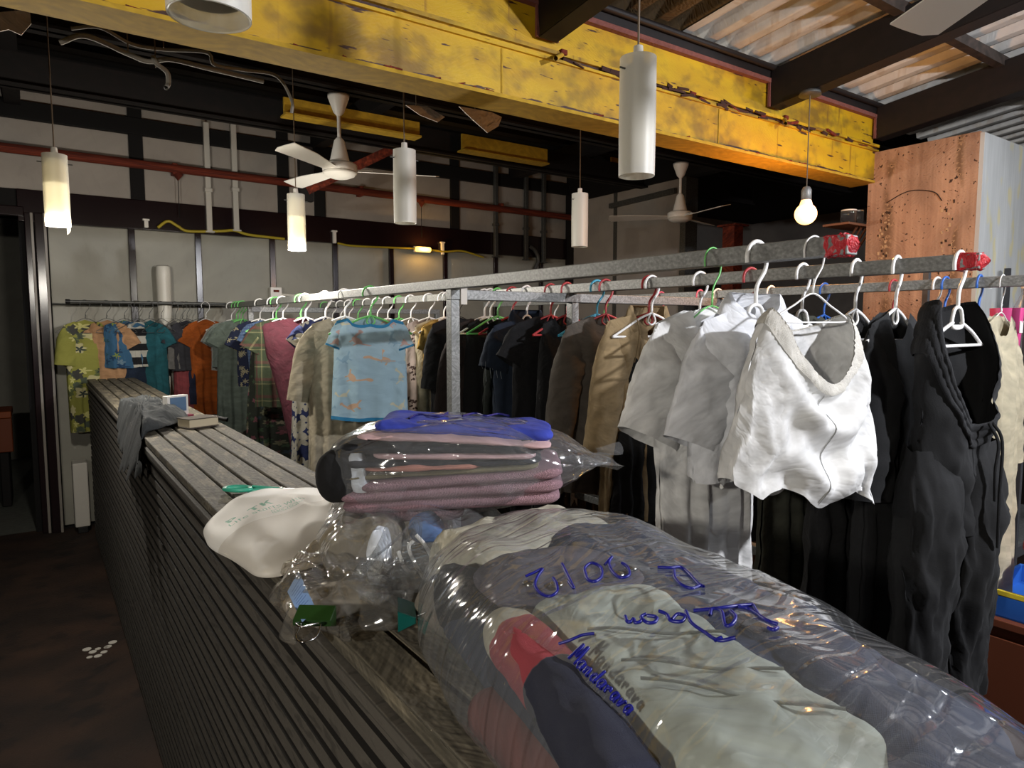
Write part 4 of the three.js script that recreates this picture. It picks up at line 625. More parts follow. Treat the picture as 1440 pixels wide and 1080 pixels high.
[[780, 0x14151a, 1.0], [850, 0x1b1a1a, 1.1], [930, 0x121215, 1.05], [1010, 0x15161a, 1.1], [1085, 0x1c1d1e, 1.1], [1160, 0x121214, 1.1]].forEach(([px, c, len], i) => garment({ name: 'dark_garment', label: ['blue black', 'soft black', 'jet black', 'ink black', 'charcoal', 'deep black'][i] + ' long garment deep in the far rail', short: ['blue black', 'soft black', 'jet black', 'ink black', 'charcoal', 'deep black'][i] + ' garment on the far rail', category: 'garment', group: G3, pos: V(R3, RY, zR3(px)), m: cloth(c), o: { w: .18, wh: .26, len, nu: 40, nv: 16 }, hang: ['plastic', ['white', 'green', 'pink', 'white', 'white', 'blue'][i]], turn: (rnd() - .5) * 10 }));
// bare hangers
for (const [X, px, k, c, w] of [[R2, 985, 'plastic', 'white', 'hanging empty behind the white dress'], [R2, 1056, 'plastic', 'red', 'hanging empty behind the thick white hanger'], [R1, 1385 * 0 + 422, 'plastic', 'green', 'hanging empty between beige shirt and blue shirt'], [R3, 1378, 'plastic', 'blue', 'hanging empty behind the taped rail end'], [R3, 985, 'plastic', 'pink', 'hanging empty on the far rail'], [R2, 700, 'plastic', 'green', 'hanging empty beyond the rack post'], [R2, 840, 'plastic', 'cyan', 'hanging empty behind the brown grey jacket']]) hanger([X, RY, meet('x', X, px, 400).z], (rnd() - .5) * .3, k, c, w);

// ---- wall rack clothes
const wallRack = [
  [119, 'floral_robe', 'yellow robe with dark and cream flowers at the rack end', 'yellow floral robe', 'robe', printed(P.yellow), { w: .16, wh: .14, len: .86, fold: .02, nf: .12, sleeve: { len: .3, r0: .08, r1: .08, a0: 50, a1: 82, th: .05 } }, 20],
  [149, 'peach_dress', 'plain peach dress beside the yellow robe', 'peach dress', 'dress', cloth(0xb98e66), { w: .14, wh: .12, len: .6, ...tee({ fold: .008 }) }, -20],
  [174, 'blue_blouse', 'blue flowered puffed blouse on the wall rack', 'blue flowered blouse', 'blouse', printed(P.bluefloral), { w: .15, wh: .16, len: .38, fold: .025, dh: .09 }, 15],
  [194, 'striped_top', 'black and white striped top on the wall rack', 'striped top', 'top', printed(P.stripe), { w: .1, wh: .11, len: .38, fold: .012 }, 30],
  [190, 'navy_skirt', 'dark navy skirt below the striped top', 'navy skirt', 'skirt', cloth(0x16263c), { w: .09, wh: .15, len: .68, top: -.2 }, 20],
  [209, 'teal_shirt', 'teal short sleeve shirt beside the drain pipe', 'teal shirt', 'shirt', cloth(0x1d5c66), { w: .12, wh: .13, len: .62, ...tee() }, -35],
  [226, 'pale_scarf', 'narrow pale cardigan over the drain pipe', 'pale cardigan', 'cardigan', cloth(0x8d8a82), { w: .06, wh: .05, len: .36 }, 40],
  [246, 'grey_blouse', 'light grey blouse right of the drain pipe', 'light grey blouse', 'blouse', cloth(0x757370), { w: .1, wh: .1, len: .4 }, 40],
  [262, 'charcoal_jacket', 'charcoal jacket on the wall rack', 'charcoal jacket', 'jacket', cloth(0x34343a), { w: .14, wh: .14, len: .42, ...tee() }, 25],
  [256, 'red_skirt', 'faded red skirt below the charcoal jacket', 'faded red skirt', 'skirt', cloth(0x8c3f44), { w: .07, wh: .1, len: .7, top: -.2 }, 10],
  [278, 'navy_dress', 'navy sleeveless dress beside the orange dress', 'navy dress', 'dress', cloth(0x17203a), { w: .1, wh: .11, len: .7 }, 20],
];
for (const [px, name, label, short, cat, m, o, turn] of wallRack) garment({ name, label, short, category: cat, group: GW, pos: V(meet('z', -6.1, px, 424).x, 1.7545, -6.1), m, o: { nu: 48, nv: 24, ...o, top: (o.top ?? -.1) }, turn, hang: ['wire', 'grey', 0] });
garment({ name: 'orange_dress', label: 'bright orange long shirt dress at the end of the wall rack', short: 'orange shirt dress', category: 'dress', group: GW, pos: V(meet('z', -6.1, 288, 424).x, 1.7545, -6.08), m: cloth(0xa3500f), o: { w: .15, wh: .13, len: .8, ...tee() }, turn: 12, hang: ['wire', 'white'] });
garment({ name: 'pale_blouse', label: 'pale lilac blouse beside the orange dress', short: 'pale lilac blouse', category: 'blouse', group: G1, pos: onRail(R1, .14, 300), m: cloth(0xa39ca0), o: { w: .14, wh: .16, len: .28, fold: .02 }, turn: -8, hang: ['plastic', 'white'] });

// ---------------------------------------------------------------- things on the counter
const onY = (px, py, y = CT) => { const p = meet('y', y, px, py); return [p.x, p.z]; };
const BG = 'laundry in the large clear bag', BT = 'laundry in the upper clear bag';
function folded(name, label, cat, pos, size, turn, m, opt, group, pitch = [0, 0]) { const o = tag(mk(name, slab(...size, opt), m, null, pos, [pitch[0], turn, pitch[1]]), label, cat, group); return o; }

// --- large clear bag lying along the counter
const bagOutline = [[.405, -.8], [.5, -.88], [.62, -.93], [.72, -.92], [.75, -.8], [.74, -.6], [.705, -.42], [.645, -.27], [.575, -.12], [.47, .02], [.36, .06], [.285, 0], [.275, -.2], [.29, -.42], [.325, -.62]];
const bagTop = (x, z) => .15 - .02 * ss(-.65, -.95, z) - .02 * ss(.55, .75, x) + .008 * n3(x * 6, z * 5, 2);
{
  // folded laundry, lowest first
  const cream = cloth(0xd2ccb8, { bumpScale: .004 }), grey = cloth(0x5d5862, { bumpScale: .003 }), mint = cloth(0xb9beaf, { bumpScale: .004 }), jeans = cloth(0x2c3650, { bumpMap: T.weave, bumpScale: .001 });
  folded('folded_blanket', 'dark slate blanket lining the bottom of the large bag', 'blanket', [.49, CT + .036, -.45], [.3, .07, .74], -.2, cloth(0x333b4c), { seed: 2, wr: .004, r: .06 }, BG);
  folded('folded_trousers', 'rust red trousers at the bottom of the large bag', 'trousers', [.345, CT + .028, -.3], [.1, .05, .5], -.1, cloth(0x6a3028), { seed: 3 }, BG);
  folded('folded_jeans', 'dark blue jeans edge along the counter side of the large bag', 'jeans', [.345, CT + .068, -.34], [.075, .04, .42], -.16, cloth(0x1c2336, { bumpMap: T.weave, bumpScale: .001 }), { seed: 5 }, BG);
  folded('folded_jacket', 'folded slate blue jacket filling the rack side of the large bag', 'jacket', [.575, CT + .07, -.47], [.2, .09, .6], -.28, cloth(0x2e3a55), { seed: 6, wr: .007, ws: 9, r: .06 }, BG);
  folded('folded_sheet', 'cream cotton sheet at the far end of the large bag', 'sheet', [.575, CT + .06, -.79], [.28, .11, .16], .12, cream, { seed: 8, wr: .007, r: .05 }, BG);
  folded('folded_towel', 'cream terry roll in the far corner of the large bag', 'towel', [.425, CT + .045, -.7], [.075, .07, .15], .3, cloth(0x8a8274, { bumpMap: T.waffle, bumpScale: .002 }), { seed: 9, r: .03, wr: .008 }, BG);
  folded('folded_shirt', 'black shirt edge squeezed beside the cream sheet', 'shirt', [.425, CT + .065, -.63], [.04, .09, .2], .3, cloth(0x17181c), { seed: 10 }, BG);
  const gz = folded('folded_hoodie', 'grey hooded top with pale metal snaps on top of the large bag', 'hooded top', [.485, CT + .108, -.6], [.19, .035, .15], -.15, grey, { seed: 12, wr: .006, ws: 8, r: .06, fine: 1.6 }, BG);
  for (const [x, z] of [[-.06, .04], [-.035, .055], [.04, .06], [.065, .05]]) mk('snap', lathe([[0, .004], [.006, .003], [.008, 0], [.006, -.002]], 14), M.chrome, gz, [x, .017, z]);
  const mz = folded('folded_bed_linen', 'pale sage bed linen with stitched seams on top of the large bag', 'bed linen', [.428, CT + .1, -.37], [.15, .055, .34], -.25, mint, { seed: 14, wr: .007, ws: 9, r: .03, fine: 2 }, BG);
  for (const [a, b] of [[.0, .06], [.03, .09], [-.06, .05]]) mk('seam', tube(Array.from({ length: 9 }, (_, i) => { const x = lerp(-.055, .055, i / 8), z = a + b * (i / 8); return V(x, .031 + .002 * Math.sin(i), z); }), .0014, 24, 5), mint, mz);
  folded('folded_pullover', 'slate blue pullover with elastic cuffs beside the sage linen', 'pullover', [.53, CT + .1, -.28], [.1, .05, .32], -.5, jeans, { seed: 15, wr: .006, ws: 9, r: .04 }, BG);
  folded('folded_scarf', 'light blue and red scarf near the mouth of the large bag', 'scarf', [.41, CT + .09, -.13], [.2, .05, .12], -.3, cloth(0x4a6ea8), { seed: 16, wr: .006 }, BG);
  // striped sock roll: cream, red and navy bands along its length
  const g = loft(40, 40, (u, v) => { const a = u * 6.2832, s = v * .3, r = .03 * Math.pow(Math.sin(Math.min(1, v * 5 + .04) * Math.PI / 2), .5) * (v > .95 ? (1 - v) / .05 : 1); const f = 1 + .12 * fbm(Math.cos(a), v * 4, Math.sin(a), 2); return [.01 * Math.sin(v * 3) + r * f * Math.cos(a), r * f * Math.sin(a), s, v, u]; }, true);
  tag(mk('sock_roll', g, std(0xffffff, .9, { map: P.rollband, bumpMap: T.weave, bumpScale: .002 }), null, [.372, CT + .1, -.56], [0, -.3, 0]), 'rolled socks banded cream, red and navy inside the large bag', 'socks', BG);
}
const bagFilm = film();
const bag = thing('plastic_bag', 'large clear plastic laundry bag with blue handwriting on the counter', 'plastic bag');
const bagMesh = mk('film', puff(bagOutline, CT + .001, bagTop, { nr: 50, na: 280, wr: .0065, ws: 6, seed: 3, low: .3, e: 4, ridge: true }), bagFilm, bag);
bagMesh.updateMatrixWorld(true);
// gathered corner of the bag at the counter side
mk('gathered_corner', loft(40, 24, (u, v) => { const a = u * 6.2832, r = .055 * (1 - .75 * v) * (1 + .25 * Math.sin(a * 7 + v * 3)); return [.385 - .045 * v + r * Math.cos(a) * .8, CT + .085 - .03 * v + r * Math.sin(a), -.8 - .05 * v + .02 * Math.cos(a * 3) * v, u, v]; }, true), bagFilm, bag);
{ // handwriting: strokes lying on the film
  const C = new THREE.Raycaster(), ink = std(0x12167c, .4);
  const stroke = (pts, r = .0016) => { const q = []; const c = new THREE.CatmullRomCurve3(pts.map(p => V(560 + p[0] / 2.7, 680 + p[1] / 2.7, 0)), false, 'catmullrom', .5); const n = Math.max(6, pts.length * 5);
    for (const p of c.getPoints(n)) { C.set(camera.position, ray(p.x, p.y).normalize()); const h = C.intersectObject(bagMesh, false)[0]; if (h) { const nn = h.face.normal.clone(); if (nn.dot(ray(p.x, p.y)) > 0) nn.negate(); q.push(h.point.clone().addScaledVector(nn, .0012)); } }
    if (q.length > 3) mk('handwriting', new THREE.TubeGeometry(new THREE.CatmullRomCurve3(q), q.length * 2, r, 5), ink, bag); };
  [[[485, 355], [515, 342], [548, 328], [530, 355], [520, 390], [540, 420], [575, 432], [603, 415], [602, 385], [588, 362]], [[622, 308], [640, 345], [668, 402], [648, 375]], [[712, 352], [708, 325], [735, 305], [768, 322], [772, 355], [748, 376], [720, 368], [710, 345]], [[785, 312], [812, 282], [800, 305], [815, 340], [845, 362], [876, 352], [874, 325], [850, 305]],
    [[985, 322], [1030, 324], [1072, 322], [1105, 348], [1140, 385], [1160, 396]], [[1046, 332], [1050, 362], [1075, 388], [1112, 402], [1145, 392]],
    [[862, 508], [868, 526], [882, 530], [893, 518], [900, 532], [920, 528], [926, 514]], [[945, 505], [980, 512], [975, 530], [945, 532], [922, 512], [940, 500]], [[990, 488], [1018, 500], [1035, 524], [1075, 528], [1090, 508], [1062, 500], [1040, 520]],
    [[1092, 488], [1112, 530], [1160, 566], [1218, 600], [1282, 590]], [[1203, 602], [1230, 588]], [[1122, 487], [1200, 480], [1280, 470], [1345, 464]], [[1185, 505], [1192, 480], [1228, 490], [1242, 540], [1266, 540], [1282, 512], [1262, 488]], [[1290, 472], [1330, 480], [1365, 500]], [[1345, 464], [1370, 505], [1412, 530], [1440, 540]], [[1405, 552], [1425, 560], [1440, 552]]].forEach(s => stroke(s));
  // the cursive name, written downhill to the right
  const L = { M: [[[0, 0], [.1, 1.1], [.35, .3], [.6, 1.15], [.75, 0]]], a: [[[.55, .5], [.2, .55], [.05, .25], [.25, 0], [.5, .3], [.55, .55], [.55, .05], [.7, .05]]], n: [[[.05, .5], [.1, 0], [.15, .4], [.4, .5], [.45, .05], [.65, .05]]], d: [[[.5, .45], [.2, .5], [.05, .2], [.25, 0], [.5, .3], [.6, 1.05], [.52, .1], [.7, .05]]], r: [[[.05, .5], [.15, 0], [.15, .35], [.45, .5], [.5, .3]]], v: [[[.05, .5], [.2, 0], [.45, .5], [.6, .45]]] };
  const o = [648, 668], dx = [29.5, 28], up = [40, -40]; let k = 0; for (const ch of ['M', 'a', 'n', 'd', 'a', 'r', 'a', 'v', 'a']) { for (const s of L[ch]) stroke(s.map(([a, b]) => [o[0] + dx[0] * (k + a) + up[0] * b * (ch === 'M' ? 1.3 : 1), o[1] + dx[1] * (k + a) + up[1] * b * (ch === 'M' ? 1.3 : 1)]), .0013); k += ch === 'M' ? .95 : .86; }
  stroke([[612, 612], [650, 600], [700, 580], [745, 574]], .0013);
}

// --- upper clear bag of folded clothes: long axis across the view
const BD = V(.8192, 0, .5735), BN = V(.5735, 0, -.8192), bc = at(628, 668, 1.2), BYAW = -Math.atan2(BD.z, BD.x);
{
  const put = (u, y, n) => bc.clone().addScaledVector(BD, u).addScaledVector(BN, n).setY(y), Y0 = CT + .1;
  const mauve = std(0xb9929c, .95, { map: T.waffleC, bumpMap: T.waffle, bumpScale: .0025 }), pink = cloth(0xd9b4b4), navy = cloth(0x22242c), F = (name, label, cat, u, y, n, size, m, opt, tilt = 0) => folded(name, label, cat, put(u, Y0 + (y - Y0) * .84, n), [size[0], size[1] * .88, size[2]], BYAW, m, opt, BT, [0, tilt]);
  F('folded_towel', 'lowest mauve waffle towel in the upper bag', 'towel', .015, Y0 + .012, 0, [.36, .026, .2], mauve, { seed: 21, wr: .002 }, .05);
  F('folded_towel', 'mauve waffle towel second from the bottom of the upper bag', 'towel', .015, Y0 + .034, 0, [.37, .026, .2], mauve, { seed: 22, wr: .002 }, .06);
  F('folded_towel', 'topmost mauve waffle towel of the upper bag', 'towel', .03, Y0 + .056, .002, [.34, .024, .2], mauve, { seed: 23, wr: .002 }, .08);
  F('folded_shirt', 'khaki shirt layered above the mauve towels', 'shirt', -.01, Y0 + .07, .004, [.34, .014, .19], cloth(0x7d7456), { seed: 24, wr: .002 }, .06);
  F('folded_camisole', 'salmon strap top layered in the upper bag', 'top', -.03, Y0 + .081, -.002, [.2, .012, .19], cloth(0xc98a78), { seed: 25, wr: .003 }, .03);
  F('folded_trousers', 'dark navy trousers in the middle of the upper bag', 'trousers', 0, Y0 + .09, .004, [.33, .02, .19], navy, { seed: 26, wr: .002 }, .02);
  F('folded_shirt', 'pale pink shirt in the middle of the upper bag', 'shirt', .02, Y0 + .103, 0, [.27, .014, .19], pink, { seed: 27, wr: .002 });
  F('folded_trousers', 'black jersey trousers under the pink and blue layers', 'trousers', 0, Y0 + .119, .002, [.34, .026, .19], cloth(0x1e2026), { seed: 28, wr: .002 });
  F('folded_shirt', 'pale pink hem under the bright blue shirt', 'shirt', .02, Y0 + .134, -.002, [.32, .014, .19], pink, { seed: 29, wr: .003, bend: -.004 }, -.05);
  F('folded_shirt', 'bright blue shirt on top of the upper bag', 'shirt', .035, Y0 + .147, .01, [.3, .026, .17], cloth(0x3646b4), { seed: 30, wr: .004, e1: .7 }, -.06);
  F('black_cloth', 'black cloth bundle at the closed end of the upper bag', 'cloth', -.175, Y0 + .06, -.02, [.07, .1, .16], cloth(0x101012), { seed: 31, wr: .004, e1: .7, e2: .6 });
  F('white_tissue', 'crumpled white tissue strip inside the upper bag', 'tissue', -.135, Y0 + .06, -.075, [.035, .1, .03], cloth(0xdfe3e8, { bumpScale: .006 }), { seed: 32, wr: .006, ws: 30, e1: .8, e2: .8 }, .2);
  const t = thing('plastic_bag', 'clear plastic bag of folded pink and blue clothes stacked on other bags', 'plastic bag');
  const w2 = film(); const sp = (c, e) => Math.sign(c) * Math.pow(Math.abs(c), e);
  const g = loft(200, 90, (u, v) => { // pillow with a drawn out pointed end
    const th = u * 6.2832, ph = (v - .5) * Math.PI, ct = Math.cos(th), cp = sp(Math.cos(ph), .55);
    let a = .2 * cp * sp(ct, .6), n = .118 * cp * sp(Math.sin(th), .6), y = .076 * sp(Math.sin(ph), .7);
    const tail = ss(.1, .2, a); a += .085 * tail * Math.max(0, 1 - Math.abs(y) / .07); const sq = 1 - .75 * tail * ss(.2, .285, a); y *= sq; n *= 1 - .4 * tail;
    y = y * (1 - .16 * Math.abs(a) / .2) + (a < 0 ? -.008 : 0) * Math.abs(a) * 5;
    const k = .5 - 1.5 * Math.abs(fbm(a * 5, y * 11, n * 9 + 4, 2)), q = .007 * k; const p = put(a + q * ct, Y0 + .066 + y + q * Math.sin(ph), n + q * Math.sin(th)); return [p.x, p.y, p.z, a + n, y + n];
  }, true);
  mk('film', g, w2, t);
  mk('bag_tail', loft(20, 14, (u, v) => { const a = lerp(.255, .3, v), s = (u - .5) * lerp(.03, .045, v); const p = put(a + .01 * Math.sin(u * 9), Y0 + .068 + s + .004 * Math.sin(u * 14), .012 * Math.sin(u * 11 + v * 3)); return [p.x, p.y, p.z, a, s]; }), w2, t);
  const ink = std(0x161a70, .35); const wr = (l) => mk('handwriting', tube(l.map(([a, n]) => put(a, Y0 + .1445 - .35 * (a - .03) * (a - .03), n)), .0018, 16, 5), ink, t);
  wr([[-.06, -.03], [-.05, .02], [-.01, -.02], [.0, .03]]); wr([[.03, -.02], [.05, .02], [.07, -.015], [.09, .02], [.11, 0]]);
}
// --- bag below it, with white tissue and cords
{
  const o = [[455, 800], [470, 845], [560, 850], [640, 845], [700, 800], [700, 770], [600, 745], [480, 755]].map(p => onY(p[0], p[1])), t = thing('plastic_bag', 'small clear bag of beige clothes squeezed beneath the upper bag', 'plastic bag');
  const pull = o.map(([x, z]) => [x, z]); mk('film', puff(pull, CT + .001, .1, { seed: 7, wr: .012, ws: 11, ridge: true, e: 5, low: .5, na: 160, nr: 30 }), film(), t);
  const cx = pull.reduce((s, p) => s + p[0], 0) / 8, cz = pull.reduce((s, p) => s + p[1], 0) / 8;
  folded('folded_linen', 'beige pleated linen inside the small lower bag', 'linen', at(512, 775, 1.12).setY(CT + .048), [.12, .08, .15], BYAW, cloth(0x8f836c, { bumpScale: .006 }), { seed: 41, wr: .006, ws: 18, e1: .6 });
  folded('blue_cloth', 'small light blue cloth in the small lower bag', 'cloth', at(600, 768, 1.15).setY(CT + .06), [.06, .05, .06], BYAW + .3, cloth(0x5a88c8), { seed: 42, e1: .8, e2: .8, wr: .004 });
  folded('folded_towel', 'end of a mauve waffle towel under the upper bag', 'towel', at(585, 750, 1.2).setY(CT + .08), [.17, .03, .1], BYAW + .1, std(0xb9929c, .95, { map: T.waffleC, bumpMap: T.waffle, bumpScale: .0025 }), { seed: 43, wr: .003 });
  folded('tissue_roll', 'shiny white crumpled plastic wad between the bags', 'plastic wad', at(535, 790, 1.03).setY(CT + .05), [.035, .095, .05], BYAW, std(0xe4e6ea, .25, { bumpMap: T.film, bumpScale: .01 }), { seed: 44, wr: .008, ws: 30, e1: .9, e2: .9, nv: 30 });
  const c = thing('looped_rope', 'looped white cord beside the blue cloth', 'cord'); mk('loop', tube([[585, 752], [600, 770], [612, 800], [600, 815], [585, 795], [575, 770], [582, 760]].map(p => at(p[0], p[1], 1.02)), .003, 50, 7), M.white, c);
  mk('tail', tube([[560, 775], [570, 800], [585, 806]].map(p => at(p[0], p[1], 1.02)), .003, 16, 7), M.white, c);
}
// --- printed white shopping bag, lying flat
{
  const o = [[293, 757], [300, 722], [330, 702], [375, 690], [440, 688], [500, 700], [520, 740], [470, 770], [430, 790], [392, 802], [362, 800], [325, 778]].map(p => onY(p[0], p[1], CT + .02));
  const xs = o.map(p => p[0]), zs = o.map(p => p[1]), A = V(...[0, 0, 0]);
  const tex = canvasTex(1024, 1024, (g, s) => { g.fillStyle = '#d3cdc2'; g.fillRect(0, 0, s, s); g.fillStyle = '#e9e6df'; g.fillRect(0, 0, s, s * .42); g.fillStyle = '#2f9a78'; g.font = 'bold 190px sans-serif'; g.fillText('P  TK', 60, 160); g.font = '112px sans-serif'; g.fillText('Life starts with', 50, 280); g.strokeStyle = '#2f9a78'; g.lineWidth = 5; g.strokeRect(420, 310, 250, 60); g.font = '54px sans-serif'; g.fillText('care  recycle', 430, 358); });
  const geo = puff(o, CT + .001, .04, { seed: 11, wr: .013, ws: 3.6, e: 3, low: .2, na: 160, nr: 34, ridge: true });
  // lay the print across the bag: u along the view's left to right, v away
  const p = geo.attributes.position, uv = geo.attributes.uv, a = V(...onYv(310, 745)), b = V(...onYv(455, 700)), e = V(...onYv(360, 800)); function onYv(x, y) { const q = onY(x, y, CT + .03); return [q[0], 0, q[1]]; }
  const ux = b.clone().sub(a), vx = e.clone().sub(a), det = ux.x * vx.z - ux.z * vx.x;
  for (let i = 0; i < p.count; i++) { const dx = p.getX(i) - a.x, dz = p.getZ(i) - a.z, s = (dx * vx.z - dz * vx.x) / det, t = (ux.x * dz - ux.z * dx) / det; uv.setXY(i, Math.min(.999, Math.max(.001, s)), 1 - Math.min(.999, Math.max(.001, t + .18))); }
  tag(mk('shopping_bag', geo, std(0xffffff, .55, { map: tex })), 'white shopping bag with faded green print lying on the counter', 'shopping bag');
}
// --- small crumpled bag with a blue slip and binder clips
{
  const o = [[385, 845], [400, 810], [440, 775], [500, 770], [560, 800], [610, 830], [570, 850], [545, 880], [500, 885], [480, 900], [440, 880], [410, 905], [392, 880]].map(p => onY(p[0], p[1], CT + .015));
  const t = thing('plastic_bag', 'small crumpled clear bag with a blue paper slip', 'plastic bag'); mk('film', puff(o, CT + .001, .045, { seed: 15, wr: .018, ws: 16, ridge: true, e: 4, low: .3, na: 160, nr: 30 }), film({ color: 0xe8e4dc, roughness: .1 }), t);
  folded('paper_stack', 'stack of white receipts inside the small crumpled bag', 'paper', meet('y', CT + .02, 470, 845), [.13, .025, .09], BYAW + .6, cloth(0xb9b3a8), { seed: 51, wr: .004 });
  const q = (x, y, h) => meet('y', CT + h, x, y), sl = tag(mk('paper_slip', loft(10, 10, (u, v) => { const a = lerp(0, 1, u), x = lerp(lerp(404, 420, u), lerp(425, 445, u), v), y = lerp(lerp(832, 803, u), lerp(875, 858, u), v); const p = q(x, y, .05 + .004 * Math.sin(v * 5)); return [p.x, p.y, p.z, u, v]; }), std(0xffffff, .8, { map: canvasTex(256, 512, (g, w, h) => { g.fillStyle = '#6883a6'; g.fillRect(0, 0, w, h); g.fillStyle = '#3c5478'; for (let i = 0; i < 12; i++) g.fillRect(30 + (i % 2) * 20, 60 + i * 34, 120 + (i * 37) % 70, 8); }) })), 'blue printed paper slip under the film of the small bag', 'paper slip');
  const clip = (x, y, col, turn, lab) => { const p = q(x, y, .03), c = thing('binder_clip', lab, 'binder clip', p, turn); const s = new THREE.Shape([new THREE.Vector2(-.012, 0), new THREE.Vector2(.012, 0), new THREE.Vector2(.003, .02), new THREE.Vector2(-.003, .02)]); const g = new THREE.ExtrudeGeometry(s, { depth: .045, bevelEnabled: true, bevelSize: .001, bevelThickness: .001, bevelSegments: 1 }); g.translate(0, .0, -.0225); g.rotateZ(Math.PI / 2); mk('jaw', g, std(col, .3), c, [.01, .012, 0]); for (const s2 of [-1, 1]) mk('handle', tube([[-.01, .012, -.012], [-.03, .012 + s2 * .008, -.012], [-.042, .012 + s2 * .009, 0], [-.03, .012 + s2 * .008, .012], [-.01, .012, .012]], .0011, 24, 5), M.chrome, c); return c; };
  clip(443, 884, 0x1f3a16, .9, 'dark green binder clip on the small crumpled bag'); clip(572, 876, 0x0c5650, 2.7, 'teal binder clip between the bags');
}
// --- green scissors poking out
{
  const p = onY(352, 690, CT + .008), t = thing('scissors', 'turquoise handled scissors lying on the counter planks', 'scissors', [p[0], CT + .006, p[1]], BYAW - .08), m = std(0x3fa98c, .35);
  for (const s of [-1, 1]) mk('handle', new THREE.TorusGeometry(.024, .005, 8, 28).rotateX(Math.PI / 2).scale(1.3, 1, .62), m, t, [-.03 + s * .006, .004 + (s > 0 ? .005 : 0), s * .014]);
  mk('shank', tube([[0, .004, .012], [.04, .006, .004], [.08, .005, 0]], .005, 16, 7), m, t); mk('shank', tube([[0, .008, -.012], [.04, .008, -.004], [.08, .007, .002]], .005, 16, 7), m, t);
  mk('blade', box(.11, .0025, .01, .001), M.chrome, t, [.13, .005, .002], [0, .04, 0]); mk('blade', box(.11, .0025, .01, .001), M.chrome, t, [.13, .008, 0], [0, -.04, 0]); mk('rivet', cyl(.004, .004, .012, 12), M.chrome, t, [.075, .006, 0]);
}
// --- grey cloth draped over the far counter, paper box and little book
{
  const pts = [[157, 590], [170, 572], [200, 566], [236, 573], [262, 588], [240, 597], [212, 604], [190, 612], [182, 622], [166, 615]].map(p => onY(p[0], p[1], CT + .02)).map(([x, z]) => [Math.max(x, CX - .04), z]);
  const g = puff(pts, CT + .001, .075, { seed: 21, wr: .03, ws: 9, e: 2.2, low: .25, na: 120, nr: 26 }); const p = g.attributes.position;
  for (let i = 0; i < p.count; i++) { const x = p.getX(i); if (x < CX + .01) p.setY(i, p.getY(i) - (CX + .01 - x) * 2.6); } g.computeVertexNormals();
  tag(mk('grey_cloth', g, cloth(0x3e4142)), 'dark grey cloth heaped over the edge of the far counter', 'cloth');
  const b = onY(248, 590), k = thing('paper_box', 'small white card box with blue picture and red base', 'box', [b[0], CT + .001, b[1]], .5); mk('card', box(.1, .085, .03, .002), M.white, k, [0, .06, 0]); mk('picture', box(.075, .06, .003), std(0x5d7a9a, .6), k, [0, .065, .0165]); mk('base', box(.13, .018, .06, .003), std(0x8c2f44, .6), k, [0, .009, 0]);
  const d = onY(279, 600), n = thing('notebook', 'small thick cream paged notebook on the far counter', 'notebook', [d[0], CT + .001, d[1]], .35); mk('pages', box(.12, .03, .085, .002), std(0xbfb296, .8), n, [0, .019, 0]); mk('cover', box(.125, .004, .09, .001), std(0x4a4034, .6), n, [0, .036, 0]); mk('cover', box(.125, .004, .09, .001), std(0x4a4034, .6), n, [0, .002, 0]);
  const c = onY(268, 595, CT + .006), s = thing('dark_strap', 'dark curled strap between paper box and notebook', 'strap'); mk('strap', tube([[c[0] - .05, CT + .012, c[1] + .05], [c[0], CT + .02, c[1]], [c[0] + .08, CT + .02, c[1] - .05], [c[0] + .14, CT + .008, c[1]]], .009, 24, 7), M.black, s);
}
// --- white appliance panel standing by the wall behind the counter
{ const p = meet('y', 0, 118, 752), t = thing('floor_heater', 'slim white panel heater on black feet behind the counter end', 'heater', [p.x, 0, p.z - .12]); mk('panel', box(.1, .5, .16, .01), M.whiteDull, t, [0, .3, 0]); mk('side_strip', box(.006, .46, .02), std(0x55534e, .6), t, [-.05, .3, .06]); for (const s of [-1, 1]) mk('foot', box(.07, .05, .04, .006), M.black, t, [0, .025, s * .05]); }

